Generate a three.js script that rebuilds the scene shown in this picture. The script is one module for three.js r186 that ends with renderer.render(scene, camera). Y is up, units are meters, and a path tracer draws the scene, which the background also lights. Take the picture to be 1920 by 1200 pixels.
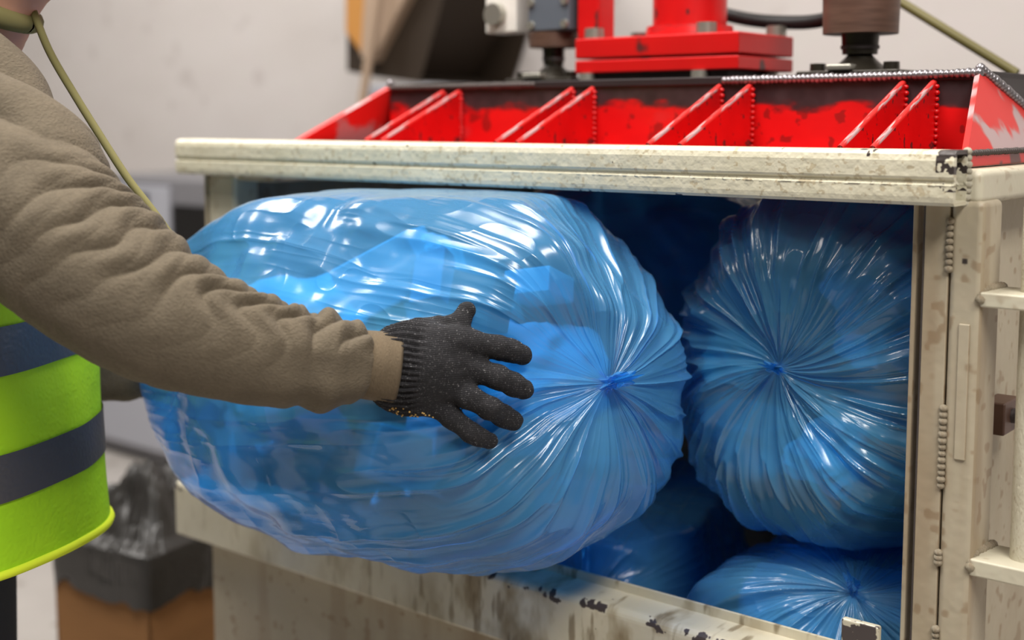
import * as THREE from 'three';
import { RoundedBoxGeometry } from 'three/addons/geometries/RoundedBoxGeometry.js';
import { mergeGeometries, mergeVertices } from 'three/addons/utils/BufferGeometryUtils.js';
import { RectAreaLightUniformsLib } from 'three/addons/lights/RectAreaLightUniformsLib.js';

// ---------------------------------------------------------------- camera, light, exposure
const scene = new THREE.Scene();
scene.background = new THREE.Color(0x000000);
const V = (x, y, z) => new THREE.Vector3(x, y, z);
const W = 1920, H = 1200, FPX = 2365, CX = 960, CY = 470;
const YAW = 0.677366, PITCH = 0.102807;
const camera = new THREE.PerspectiveCamera(28.471164, W / H, 0.05, 60);
camera.position.set(0.4971, 1.43297, 1.402);
camera.rotation.set(-PITCH, YAW, 0, 'YXZ');
camera.setViewOffset(W, H, 0, 600 - CY, W, H);
camera.focus = 1.56;
camera.userData.fStop = 2.1;
camera.updateMatrixWorld(true);
scene.add(camera);

const renderer = new THREE.WebGLRenderer({ antialias: true });
renderer.toneMapping = THREE.LinearToneMapping;
renderer.toneMappingExposure = 1.06;
renderer.shadowMap.enabled = true;
RectAreaLightUniformsLib.init();

const LAMPS = [  // long ceiling panels: centre x, z, width along x, length along z, intensity
  [2.0, 1.7, 1.0, 2.4, 27],
  [-1.0, 0.7, 1.0, 2.4, 21],
  [-4.2, 0.2, 1.0, 2.4, 17],
];
const CEIL = 4.3;

// ---------------------------------------------------------------- pixel helpers (a pixel is a direction only)
const CPOS = camera.position.clone();
const R_ = V(1, 0, 0).applyQuaternion(camera.quaternion), U_ = V(0, 1, 0).applyQuaternion(camera.quaternion), F_ = V(0, 0, -1).applyQuaternion(camera.quaternion);
const ray = (x, y) => F_.clone().addScaledVector(R_, (x - CX) / FPX).addScaledVector(U_, -(y - CY) / FPX);
const atD = (x, y, d) => CPOS.clone().addScaledVector(ray(x, y), d);
const onZ = (x, y, z) => { const r = ray(x, y); return CPOS.clone().addScaledVector(r, (z - CPOS.z) / r.z); };
const onX = (x, y, X) => { const r = ray(x, y); return CPOS.clone().addScaledVector(r, (X - CPOS.x) / r.x); };
const onY = (x, y, Y) => { const r = ray(x, y); return CPOS.clone().addScaledVector(r, (Y - CPOS.y) / r.y); };
const proj = (p) => { const d = p.clone().sub(CPOS), z = d.dot(F_); return [CX + FPX * d.dot(R_) / z, CY - FPX * d.dot(U_) / z, z]; };

// ---------------------------------------------------------------- seeded noise
function rng(seed) { let a = seed >>> 0; return () => { a |= 0; a = a + 0x6D2B79F5 | 0; let t = Math.imul(a ^ a >>> 15, 1 | a); t = t + Math.imul(t ^ t >>> 7, 61 | t) ^ t; return ((t ^ t >>> 14) >>> 0) / 4294967296; }; }
const hash3 = (x, y, z) => { let h = Math.imul(x | 0, 374761393) ^ Math.imul(y | 0, 668265263) ^ Math.imul(z | 0, 2147483647 - 1274126177); h = Math.imul(h ^ h >>> 13, 1274126177); h ^= h >>> 16; return (h >>> 0) / 4294967296; };
const sm = (t) => t * t * t * (t * (t * 6 - 15) + 10);
const mix = (a, b, t) => a + (b - a) * t;
const clamp = (x, a = 0, b = 1) => Math.min(b, Math.max(a, x));
const sstep = (a, b, x) => { const t = clamp((x - a) / (b - a)); return t * t * (3 - 2 * t); };
// 2D value noise, periodic with integer periods px, py
function vn2(x, y, px, py, seed) {
  const xi = Math.floor(x), yi = Math.floor(y), fx = sm(x - xi), fy = sm(y - yi);
  const mx = (k) => px ? ((k % px) + px) % px : k, my = (k) => py ? ((k % py) + py) % py : k;
  const a = hash3(mx(xi), my(yi), seed), b = hash3(mx(xi + 1), my(yi), seed), c = hash3(mx(xi), my(yi + 1), seed), d = hash3(mx(xi + 1), my(yi + 1), seed);
  return mix(mix(a, b, fx), mix(c, d, fx), fy);
}
function fbm2(x, y, px, py, seed, oct = 4) { let s = 0, a = 0.5, t = 0; for (let o = 0; o < oct; o++) { s += a * vn2(x, y, px, py, seed + o * 17); t += a; a *= 0.5; x *= 2; y *= 2; px *= 2; py *= 2; } return s / t; }
function vn3(x, y, z, seed) {
  const xi = Math.floor(x), yi = Math.floor(y), zi = Math.floor(z), fx = sm(x - xi), fy = sm(y - yi), fz = sm(z - zi), h = (i, j, k) => hash3(xi + i, yi + j, zi + k + seed * 131);
  return mix(mix(mix(h(0, 0, 0), h(1, 0, 0), fx), mix(h(0, 1, 0), h(1, 1, 0), fx), fy), mix(mix(h(0, 0, 1), h(1, 0, 1), fx), mix(h(0, 1, 1), h(1, 1, 1), fx), fy), fz);
}

// ---------------------------------------------------------------- textures
function tex(w, h, fn, srgb, rx = 1, ry = 1) {   // fn(u, v, x, y) -> [r, g, b] or number, 0..1
  const data = new Uint8Array(w * h * 4);
  for (let y = 0; y < h; y++) for (let x = 0; x < w; x++) {
    const c = fn(x / w, y / h, x, y), k = (y * w + x) * 4;
    if (typeof c === 'number') data[k] = data[k + 1] = data[k + 2] = clamp(c) * 255; else for (let i = 0; i < 3; i++) data[k + i] = clamp(c[i]) * 255;
    data[k + 3] = 255;
  }
  const t = new THREE.DataTexture(data, w, h);
  t.magFilter = THREE.LinearFilter; t.minFilter = THREE.LinearFilter; t.wrapS = t.wrapT = THREE.RepeatWrapping; t.repeat.set(rx, ry);
  if (srgb) t.colorSpace = THREE.SRGBColorSpace;
  t.needsUpdate = true;
  return t;
}
const C3 = (r, g, b) => [r / 255, g / 255, b / 255];
const mix3 = (a, b, t) => [mix(a[0], b[0], t), mix(a[1], b[1], t), mix(a[2], b[2], t)];

// beige machine paint, one metre a tile: faint mottling, brown smears, chips down to dark steel
function paintTex(seed, chips, grime, tone = [206, 200, 180]) {
  const P = C3(...tone), P2 = C3(tone[0] - 14, tone[1] - 15, tone[2] - 18), B = C3(112, 84, 56), D = C3(52, 45, 42);
  return tex(512, 512, (u, v) => {
    let c = mix3(P, P2, fbm2(u * 6, v * 6, 6, 6, seed, 4));
    const g = fbm2(u * 14, v * 5, 14, 5, seed + 50, 4) * fbm2(u * 3, v * 3, 3, 3, seed + 90, 2) * 2;
    c = mix3(c, B, clamp((g - 0.62 + grime * 0.5) * 1.6) * (0.15 + 0.25 * grime));
    const sp = fbm2(u * 60, v * 60, 60, 60, seed + 7, 2);
    c = mix3(c, B, sstep(0.70, 0.80, sp) * (0.2 + grime * 0.4)); c = mix3(c, B, sstep(0.5, 0.75, fbm2(u * 22, v * 2, 22, 2, seed + 31, 4)) * grime * 0.5);
    const ch = fbm2(u * 24, v * 24, 24, 24, seed + 13, 3);
    return mix3(c, D, sstep(0.86 - chips, 0.875 - chips, ch));
  }, true);
}
const paintClean = paintTex(3, -0.05, 0.05), paintGrimy = paintTex(11, -0.05, 0.4, [180, 170, 149]);
const paintBump = tex(512, 512, (u, v) => 0.6 * fbm2(u * 40, v * 40, 40, 40, 5, 3) + 0.4 * fbm2(u * 110, v * 110, 110, 110, 9, 2), false);
// front beam: u runs 1.42 m along it, v over 0.07 m of its face; chips along the lower edge, dark scrapes near the open end
const beamMap = tex(2048, 128, (u, v, x, y) => {
  const xm = u * 1.42, ym = v * 0.07;
  let c = mix3(C3(212, 206, 184), C3(196, 190, 166), fbm2(u * 40, v * 3, 40, 0, 21, 4));
  const n = fbm2(xm * 90, ym * 90, 0, 0, 31, 3);
  const dark = C3(58, 50, 48);
  c = mix3(c, C3(150, 130, 98), sstep(0.66, 0.74, fbm2(xm * 130, ym * 150, 0, 0, 35, 3)) * 0.4);
  if (n > 0.90 - 0.30 * sstep(0.009, 0.002, ym) * (0.35 + fbm2(xm * 14, 0.5, 0, 0, 41, 2)) - 0.15 * sstep(0.060, 0.066, ym) * vn2(xm * 20, 0.3, 0, 0, 44)) c = dark;
  const endN = fbm2(xm * 110, ym * 110, 0, 0, 38, 3);
  if (xm > 1.392 && endN > 0.60 - (xm - 1.392) * 4 && ym > 0.02) c = dark;
  return c;
}, true);
const beamBump = tex(2048, 128, (u, v) => { const xm = u * 1.42, ym = v * 0.07; return 0.5 * fbm2(xm * 120, ym * 120, 0, 0, 52, 3) + 0.6 * sstep(0.7, 1, 1 - Math.abs(ym - 0.028) / 0.012) * sstep(0.45, 0.75, fbm2(xm * 160, ym * 160, 0, 0, 55, 2)) * sstep(0.5, 1.1, xm); }, false);
// sill: heavy brown grime smears and chipped rounded edge
const sillMap = tex(1024, 256, (u, v) => {   // u 1.45 m, v 0.30 m of unrolled profile (0 at the foot of the face)
  const xm = u * 1.45, ym = v * 0.3;
  let c = mix3(C3(204, 197, 176), C3(190, 182, 158), fbm2(xm * 12, ym * 12, 0, 0, 61, 4));
  const g = fbm2(xm * 30, ym * 14, 0, 0, 63, 4), g2 = fbm2(xm * 4, ym * 6, 0, 0, 66, 3);
  c = mix3(c, C3(104, 84, 52), clamp((g - 0.44) * 2.6) * sstep(0.3, 0.62, g2) * (0.4 + 0.4 * sstep(0.3, 0.8, xm)));
  c = mix3(c, C3(86, 70, 46), sstep(0.60, 0.80, fbm2(xm * 80, ym * 16, 0, 0, 69, 4)) * 0.55 * (0.35 + 0.65 * sstep(0.3, 0.9, xm)));
  const n = fbm2(xm * 90, ym * 90, 0, 0, 71, 3), e = Math.abs(ym - 0.108);
  if (n > 0.90 - 0.34 * sstep(0.014, 0.002, e) * sstep(0.28, 0.55, fbm2(xm * 10, 0.2, 0, 0, 74, 2)) - 0.36 * sstep(0.004, 0.0, Math.abs(ym - 0.178)) && (e < 0.03 || n > 0.84)) c = C3(64, 55, 52);
  return c;
}, true);
// red platen paint: worn, burnt black by welding along the top
const redMap = tex(1024, 512, (u, v) => {    // u 1.2 m along x, v 0.14 m of height
  const xm = u * 1.2, ym = v * 0.14;
  let c = mix3(C3(214, 14, 16), C3(188, 8, 12), fbm2(xm * 10, ym * 30, 0, 0, 81, 4));
  c = mix3(c, C3(120, 20, 18), sstep(0.66, 0.74, fbm2(xm * 60, ym * 60, 0, 0, 83, 3)) * 0.7);
  c = mix3(c, C3(168, 84, 84), sstep(0.62, 0.8, fbm2(xm * 9, ym * 20, 0, 0, 85, 4)) * 0.35);
  const e = 0.066 + 0.020 * (fbm2(xm * 18, ym * 40, 0, 0, 88, 4) - 0.5) * 2;
  return mix3(c, mix3(C3(42, 32, 34), C3(66, 54, 56), fbm2(xm * 50, ym * 50, 0, 0, 90, 3)), sstep(e - 0.008, e + 0.006, ym));
}, true);
const redFlat = tex(256, 256, (u, v) => mix3(mix3(C3(212, 14, 16), C3(184, 8, 12), fbm2(u * 6, v * 6, 6, 6, 92, 4)), C3(70, 40, 40), sstep(0.70, 0.76, fbm2(u * 20, v * 20, 20, 20, 95, 3)) * 0.9), true);
const wornRed = tex(256, 256, (u, v) => mix3(C3(206, 40, 36), C3(176, 150, 150), sstep(0.56, 0.72, fbm2(u * 5, v * 5, 5, 5, 97, 4))), true);
const steelMap = tex(256, 256, (u, v) => mix3(C3(62, 56, 56), C3(96, 88, 88), fbm2(u * 12, v * 12, 12, 12, 101, 4)), true);
const brownMap = tex(256, 256, (u, v) => mix3(C3(112, 84, 70), C3(78, 56, 46), fbm2(u * 8, v * 16, 8, 16, 104, 4)), true);
const wallMap = tex(1024, 1024, (u, v) => { let c = mix3(C3(206, 200, 197), C3(196, 189, 185), fbm2(u * 5, v * 10, 5, 10, 111, 5)); return mix3(c, C3(178, 170, 166), sstep(0.72, 0.84, fbm2(u * 16, v * 16, 16, 16, 114, 3)) * 0.5); }, true);
const floorMap = tex(1024, 1024, (u, v) => { let c = mix3(C3(178, 173, 168), C3(156, 150, 145), fbm2(u * 6, v * 6, 6, 6, 121, 5)); return mix3(c, C3(120, 112, 104), sstep(0.70, 0.82, fbm2(u * 40, v * 40, 40, 40, 124, 3)) * 0.6); }, true);
const fleeceMap = tex(512, 512, (u, v) => mix3(C3(108, 97, 80), C3(84, 75, 61), 0.55 * fbm2(u * 90, v * 90, 90, 90, 131, 3) + 0.45 * fbm2(u * 10, v * 10, 10, 10, 133, 3)), true);
const fleeceBump = tex(512, 512, (u, v) => fbm2(u * 128, v * 128, 128, 128, 137, 2), false);
const knitBump = tex(512, 512, (u, v) => { const a = Math.abs(((v * 40) % 1) - 0.5) * 2, st = 0.5 + 0.5 * Math.sin(u * 2 * Math.PI * 60 + a * 3); return Math.sqrt(Math.max(0, 1 - a * a)) * (0.6 + 0.4 * st) * (0.75 + 0.25 * vn2(u * 90, v * 90, 90, 90, 141)); }, false);
const knitMap = tex(512, 512, (u, v) => { const a = Math.abs(((v * 40) % 1) - 0.5) * 2; let c = mix3(C3(34, 33, 36), C3(13, 12, 14), sstep(0.4, 1, a)); c = mix3(c, C3(46, 44, 46), sstep(0.66, 0.82, fbm2(u * 14, v * 14, 14, 14, 144, 3)) * 0.5); return mix3(c, C3(170, 168, 168), sstep(0.90, 0.94, vn2(u * 120, v * 120, 120, 120, 146)) * 0.8); }, true);
const neonMap = tex(256, 256, (u, v) => mix3(C3(176, 228, 26), C3(158, 214, 14), fbm2(u * 8, v * 8, 8, 8, 151, 3)), true);
const neonBump = tex(512, 512, (u, v) => 0.7 * fbm2(u * 3, v * 7, 3, 7, 153, 3) + 0.12 * vn2(u * 128, v * 128, 128, 128, 155), false);
const cardMap = tex(256, 256, (u, v) => mix3(C3(150, 106, 62), C3(132, 92, 50), fbm2(u * 5, v * 30, 5, 30, 161, 3)), true);
// film relief: stretch streaks that run along v, with crumples
const filmBump = tex(2048, 1024, (u, v) => {
  const w = fbm2(u * 5, v * 4, 5, 0, 171, 2) * 1.5, m = sstep(0.42, 0.62, fbm2(u * 9, v * 7, 9, 0, 172, 2));
  const s1 = 1 - Math.abs(2 * vn2(u * 64 + w, v * 4, 64, 0, 173) - 1), s2 = 1 - Math.abs(2 * vn2(u * 150 + w * 2, v * 7, 150, 0, 175) - 1), cr = 1 - Math.abs(2 * vn2(u * 34 + w, v * 22, 34, 0, 177) - 1);
  return m * (0.5 * s1 * s1 * s1 + 0.2 * s2 * s2) + 0.3 * (0.3 + m) * Math.pow(cr, 5);
}, false);

// ---------------------------------------------------------------- materials
const std = (o) => new THREE.MeshStandardMaterial(o), phy = (o) => new THREE.MeshPhysicalMaterial(o);
const rep = (t, x, y) => { const c = t.clone(); c.repeat.set(x, y); c.needsUpdate = true; return c; };
const M = {
  wall: std({ map: wallMap, roughness: 0.9 }), floor: std({ map: floorMap, roughness: 0.55 }), ceiling: std({ color: 0x9a9794, roughness: 0.95 }),
  paint: std({ map: paintClean, roughness: 0.42, bumpMap: paintBump, bumpScale: 0.0012 }),
  grimy: std({ map: paintGrimy, roughness: 0.5, bumpMap: paintBump, bumpScale: 0.0012 }),
  beam: std({ map: beamMap, roughness: 0.36, bumpMap: beamBump, bumpScale: 0.0022 }),
  sill: std({ map: sillMap, roughness: 0.45, bumpMap: rep(paintBump, 1.45, 0.3), bumpScale: 0.001 }),
  edge: std({ color: 0x4a4340, roughness: 0.6, metalness: 0.3 }),
  red: std({ map: redMap, roughness: 0.38 }), redFlat: std({ map: redFlat, roughness: 0.36 }), wornRed: std({ map: wornRed, roughness: 0.45 }),
  steel: std({ map: steelMap, roughness: 0.5, metalness: 0.35 }), black: std({ color: 0x242226, roughness: 0.5 }), blackSteel: std({ map: steelMap, color: 0x8a8488, roughness: 0.55, metalness: 0.2 }),
  weld: std({ color: 0x8d898c, roughness: 0.32, metalness: 0.75 }), zinc: std({ color: 0xaaa79c, roughness: 0.35, metalness: 0.7 }),
  brown: std({ map: brownMap, roughness: 0.45, metalness: 0.15 }), oily: std({ color: 0x2f2a22, roughness: 0.35, metalness: 0.4 }),
  rubber: std({ color: 0x161515, roughness: 0.5 }), white: std({ color: 0xdedad2, roughness: 0.5 }), slate: std({ color: 0x596069, roughness: 0.4 }),
  rust: std({ color: 0x2a1d0e, roughness: 0.75 }), amber: std({ color: 0xb98240, roughness: 0.6 }), tan: std({ color: 0xa8917c, roughness: 0.7 }), paleGrey: std({ color: 0xa3a4ac, roughness: 0.55 }), cabinetGrey: std({ color: 0x77767a, roughness: 0.5 }), olive: std({ color: 0x6a6236, roughness: 0.5 }),
  fleece: phy({ map: fleeceMap, roughness: 0.95, bumpMap: fleeceBump, bumpScale: 0.0008, sheen: 0.15, sheenRoughness: 0.6, sheenColor: new THREE.Color(0x6b6050) }),
  cuff: phy({ map: fleeceMap, color: 0xfff6ea, roughness: 0.95, bumpMap: fleeceBump, bumpScale: 0.0005, sheen: 0.3, sheenRoughness: 0.6, sheenColor: new THREE.Color(0x6b6050) }),
  knit: phy({ map: knitMap, roughness: 0.95, bumpMap: knitBump, bumpScale: 0.0011, sheen: 0.2, sheenRoughness: 0.5, sheenColor: new THREE.Color(0x3a3a40) }),
  neon: std({ map: neonMap, roughness: 0.75, bumpMap: neonBump, bumpScale: 0.004, side: THREE.DoubleSide }),
  binding: std({ color: 0xd6e62a, roughness: 0.8 }), reflect: std({ color: 0x56555a, roughness: 0.42, metalness: 0.35, bumpMap: neonBump, bumpScale: 0.003, side: THREE.DoubleSide }),
  skin: std({ color: 0xc09078, roughness: 0.6 }), hair: std({ color: 0x2c211a, roughness: 0.8 }), trousers: std({ color: 0x35363c, roughness: 0.9 }), boot: std({ color: 0x201c1a, roughness: 0.7 }), cord: std({ color: 0x7a7448, roughness: 0.9 }), dot: std({ color: 0xd0a860, roughness: 0.5 }),
  card: std({ map: cardMap, roughness: 0.85 }), 
  // black polythene of the bin liner in the cardboard box behind the worker (nothing in the baler uses it)
  cartonLiner: phy({ color: 0x2b2927, roughness: 0.35, bumpMap: filmBump, bumpScale: 0.006, side: THREE.DoubleSide }),
};
function film(color, through, rough, bump) { return phy({ color, roughness: rough, transmission: through, thickness: 0, ior: 1.5, side: THREE.DoubleSide, bumpMap: filmBump, bumpScale: bump }); }
const FILM = new THREE.Color().setRGB(0.14, 0.51, 0.91);

// ---------------------------------------------------------------- object helpers
const taken = {};
function numbered(n) { if (!(n in taken)) { taken[n] = 0; return n; } taken[n]++; return `${n}_${String(taken[n]).padStart(3, '0')}`; }
function shade(o) { o.traverse((c) => { if (c.isMesh) { c.castShadow = c.receiveShadow = true; } }); return o; }
function thing(name, label, category, pos = V(0, 0, 0), group) {
  const g = new THREE.Group(); g.name = numbered(name); g.position.copy(pos); g.userData = { label, category }; if (group) g.userData.group = group; scene.add(g); return g;
}
// geometry is given in world coordinates; the part is stored relative to its thing's base
function part(name, geo, mat, parent, label) {
  const m = new THREE.Mesh(geo, mat); m.name = name; m.castShadow = m.receiveShadow = true; if (label) m.userData.label = label;
  let p = parent; const off = V(0, 0, 0); while (p && p !== scene) { off.add(p.position); p = p.parent; }
  geo.translate(-off.x, -off.y, -off.z); parent.add(m); return m;
}
function single(name, geo, mat, label, category, group) {
  geo.computeBoundingBox(); const b = geo.boundingBox, c = V((b.min.x + b.max.x) / 2, b.min.y, (b.min.z + b.max.z) / 2);
  geo.translate(-c.x, -c.y, -c.z);
  const m = new THREE.Mesh(geo, mat); m.name = numbered(name); m.position.copy(c); m.castShadow = m.receiveShadow = true; m.userData = { label, category }; if (group) m.userData.group = group; scene.add(m); return m;
}
function struct(name, geo, mat, label) { const m = new THREE.Mesh(geo, mat); m.name = name; m.castShadow = m.receiveShadow = true; m.userData = { kind: 'structure', label, category: name.split('_')[0] }; scene.add(m); return m; }
function uvBox(g, s = 1, ox = 0, oy = 0) {    // metres on the plane that faces the surface most
  if (g.index) g = g.toNonIndexed();
  g.computeVertexNormals(); const p = g.attributes.position, n = g.attributes.normal, uv = new Float32Array(p.count * 2);
  for (let t = 0; t < p.count; t += 3) {
    let nx = 0, ny = 0, nz = 0; for (let k = 0; k < 3; k++) { nx += n.getX(t + k); ny += n.getY(t + k); nz += n.getZ(t + k); }
    nx = Math.abs(nx); ny = Math.abs(ny); nz = Math.abs(nz);
    for (let k = 0; k < 3; k++) { const i = t + k, x = p.getX(i), y = p.getY(i), z = p.getZ(i); const [a, b] = nx > ny && nx > nz ? [z, y] : ny > nz ? [x, z] : [x, y]; uv[2 * i] = a / s + ox; uv[2 * i + 1] = b / s + oy; }
  }
  g.setAttribute('uv', new THREE.BufferAttribute(uv, 2)); return g;
}
function keepN(g, s = 1) { // uv in metres, smooth normals kept
  if (g.index) g = g.toNonIndexed(); const n = g.attributes.normal.clone(); g = uvBox(g, s); g.setAttribute('normal', n); return g;
}
function box(x0, x1, y0, y1, z0, z1, r = 0.003) { const w = x1 - x0, h = y1 - y0, d = z1 - z0, rr = Math.min(r, w / 3, h / 3, d / 3); const g = new RoundedBoxGeometry(w, h, d, 2, rr); g.translate((x0 + x1) / 2, (y0 + y1) / 2, (z0 + z1) / 2); return keepN(g); }
function cyl(p, q, r0, r1, seg = 24, caps = true) { const d = q.clone().sub(p), g = new THREE.CylinderGeometry(r1, r0, d.length(), seg, 1, !caps); g.applyQuaternion(new THREE.Quaternion().setFromUnitVectors(V(0, 1, 0), d.clone().normalize())); const c = p.clone().add(q).multiplyScalar(0.5); g.translate(c.x, c.y, c.z); return g.toNonIndexed(); }
function tube(pts, r, seg = 60, rad = 10) { return new THREE.TubeGeometry(new THREE.CatmullRomCurve3(pts), seg, r, rad, false); }
function poly(pts, thick) { // flat convex polygon (world points) given thickness along its normal, backwards
  const n = pts[1].clone().sub(pts[0]).cross(pts[2].clone().sub(pts[0])).normalize(), b = pts.map((p) => p.clone().addScaledVector(n, -thick)), v = [];
  const tri = (a, c, d) => v.push(...a.toArray(), ...c.toArray(), ...d.toArray());
  for (let i = 1; i + 1 < pts.length; i++) { tri(pts[0], pts[i], pts[i + 1]); tri(b[0], b[i + 1], b[i]); }
  for (let i = 0; i < pts.length; i++) { const j = (i + 1) % pts.length; tri(pts[i], b[i], b[j]); tri(pts[i], b[j], pts[j]); }
  const g = new THREE.BufferGeometry(); g.setAttribute('position', new THREE.Float32BufferAttribute(v, 3)); return uvBox(g);
}
function scaleUV(g, k) { const uv = g.attributes.uv; for (let i = 0; i < uv.count; i++) uv.setXY(i, uv.getX(i) * k, uv.getY(i) * k); return g; }
function extrudeX(prof, x0, x1, holes) { // prof: [z, y] points, extruded along x
  const sh = new THREE.Shape(prof.map(([z, y]) => new THREE.Vector2(-z, y))); if (holes) for (const h of holes) sh.holes.push(new THREE.Path(h.map(([z, y]) => new THREE.Vector2(-z, y))));
  const g = new THREE.ExtrudeGeometry(sh, { depth: x1 - x0, bevelEnabled: false, steps: 1 }); g.rotateY(Math.PI / 2); g.translate(x0, 0, 0); return g;
}
function weldBead(pts, r, step = 0.006) { // overlapping scales along a line
  const c = new THREE.CatmullRomCurve3(pts), L = c.getLength(), n = Math.max(2, Math.round(L / step)), gs = [], rd = rng(Math.round(L * 9999) + 5);
  for (let i = 0; i <= n; i++) { const p = c.getPointAt(i / n), t = c.getTangentAt(i / n), g = new THREE.SphereGeometry(r * (0.9 + 0.25 * rd()), 8, 6); g.scale(1, 0.85, 1); g.applyQuaternion(new THREE.Quaternion().setFromUnitVectors(V(0, 1, 0), t)); g.translate(p.x, p.y, p.z); gs.push(g); }
  return mergeGeometries(gs);
}
function hexBolt(p, r, h) { return cyl(p, p.clone().add(V(0, h, 0)), r, r * 0.97, 6); }
function surfaceNets(sdf, lo, hi, cell) {
  const nx = Math.ceil((hi.x - lo.x) / cell) + 1, ny = Math.ceil((hi.y - lo.y) / cell) + 1, nz = Math.ceil((hi.z - lo.z) / cell) + 1, S = new Float32Array(nx * ny * nz), id = (i, j, k) => (k * ny + j) * nx + i;
  for (let k = 0; k < nz; k++) for (let j = 0; j < ny; j++) for (let i = 0; i < nx; i++) S[id(i, j, k)] = sdf(lo.x + i * cell, lo.y + j * cell, lo.z + k * cell);
  const vid = new Int32Array(nx * ny * nz).fill(-1), pos = [], idx = [];
  for (let k = 0; k < nz - 1; k++) for (let j = 0; j < ny - 1; j++) for (let i = 0; i < nx - 1; i++) {
    let m = 0, cx = 0, cy = 0, cz = 0, n = 0; const c = [];
    for (let q = 0; q < 8; q++) { const s = S[id(i + (q & 1), j + (q >> 1 & 1), k + (q >> 2))]; c.push(s); if (s < 0) m |= 1 << q; }
    if (m === 0 || m === 255) continue;
    for (let a = 0; a < 8; a++) for (const bit of [1, 2, 4]) { const b = a | bit; if (b === a || (c[a] < 0) === (c[b] < 0)) continue; const t = c[a] / (c[a] - c[b]); cx += (a & 1) + (bit === 1 ? t : 0); cy += (a >> 1 & 1) + (bit === 2 ? t : 0); cz += (a >> 2) + (bit === 4 ? t : 0); n++; }
    vid[id(i, j, k)] = pos.length / 3; pos.push(lo.x + (i + cx / n) * cell, lo.y + (j + cy / n) * cell, lo.z + (k + cz / n) * cell);
  }
  const quad = (a, b, c, d, f) => { if (a < 0 || b < 0 || c < 0 || d < 0) return; f ? idx.push(a, b, c, a, c, d) : idx.push(a, c, b, a, d, c); };
  for (let k = 1; k < nz - 1; k++) for (let j = 1; j < ny - 1; j++) for (let i = 1; i < nx - 1; i++) {
    const s = S[id(i, j, k)] < 0;
    if (s !== S[id(i + 1, j, k)] < 0) quad(vid[id(i, j - 1, k - 1)], vid[id(i, j, k - 1)], vid[id(i, j, k)], vid[id(i, j - 1, k)], s);
    if (s !== S[id(i, j + 1, k)] < 0) quad(vid[id(i - 1, j, k - 1)], vid[id(i - 1, j, k)], vid[id(i, j, k)], vid[id(i, j, k - 1)], s);
    if (s !== S[id(i, j, k + 1)] < 0) quad(vid[id(i - 1, j - 1, k)], vid[id(i, j - 1, k)], vid[id(i, j, k)], vid[id(i - 1, j, k)], s);
  }
  const g = new THREE.BufferGeometry(); g.setAttribute('position', new THREE.Float32BufferAttribute(pos, 3)); g.setIndex(idx); g.computeVertexNormals(); return g;
}
function sdCone(p, a, b, ra, rb) { // tapered capsule distance, p = [x, y, z]
  const bx = b.x - a.x, by = b.y - a.y, bz = b.z - a.z, px = p[0] - a.x, py = p[1] - a.y, pz = p[2] - a.z, t = clamp((px * bx + py * by + pz * bz) / (bx * bx + by * by + bz * bz + 1e-12));
  return Math.hypot(px - bx * t, py - by * t, pz - bz * t) - mix(ra, rb, t);
}
const smin = (a, b, k) => { const h = Math.max(k - Math.abs(a - b), 0) / k; return Math.min(a, b) - h * h * k * 0.25; };
function planarUV(g, o, a, b, s) { const p = g.attributes.position, uv = new Float32Array(p.count * 2), q = V(0, 0, 0); for (let i = 0; i < p.count; i++) { q.fromBufferAttribute(p, i).sub(o); uv[2 * i] = q.dot(a) / s; uv[2 * i + 1] = q.dot(b) / s; } g.setAttribute('uv', new THREE.BufferAttribute(uv, 2)); return g; }

// ---------------------------------------------------------------- room
{
  const x0 = -13, x1 = 10, z0 = -2.25, z1 = 14, t = 0.2;
  const plain = (a, b, c, d, e, f, s) => { const g = new THREE.BoxGeometry(b - a, d - c, f - e); g.translate((a + b) / 2, (c + d) / 2, (e + f) / 2); return uvBox(g, s); };
  struct('floor', plain(x0 - t, x1 + t, -t, 0, z0 - t, z1 + t, 2), M.floor, 'pale grey concrete floor of the recycling hall');
  struct('wall_back', plain(x0 - t, x1 + t, 0, CEIL, z0 - t, z0, 2), M.wall, 'pale plastered wall behind the baler');
  struct('wall_front', plain(x0 - t, x1 + t, 0, CEIL, z1, z1 + t, 2), M.wall, 'pale wall facing the baler');
  struct('wall_left', plain(x0 - t, x0, 0, CEIL, z0, z1, 2), M.wall, 'pale end wall beyond the worker');
  struct('wall_right', plain(x1, x1 + t, 0, CEIL, z0, z1, 2), M.wall, 'pale end wall beside the baler door');
  struct('ceiling', plain(x0 - t, x1 + t, CEIL, CEIL + t, z0 - t, z1 + t, 2), M.ceiling, 'pale flat ceiling of the hall');
  const places = ['over the baler door', 'over the baler', 'over the grey cabinet'];
  LAMPS.forEach(([x, z, w, l, I], i) => {
    const o = thing('ceiling_light', `long white ceiling light panel ${places[i]}`, 'light', V(x, CEIL - 0.06, z), 'ceiling light panels');
    part('housing', box(x - w / 2 - 0.03, x + w / 2 + 0.03, CEIL - 0.055, CEIL, z - l / 2 - 0.03, z + l / 2 + 0.03), M.white, o);
    part('diffuser', box(x - w / 2, x + w / 2, CEIL - 0.065, CEIL - 0.05, z - l / 2, z + l / 2), std({ color: 0xffffff, emissive: 0xfffaf4, emissiveIntensity: 1.5 }), o);
    const L = new THREE.RectAreaLight(0xfffbf6, I, w, l); L.position.set(x, CEIL - 0.07, z); L.rotation.x = -Math.PI / 2; scene.add(L);
  });
}

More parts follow.
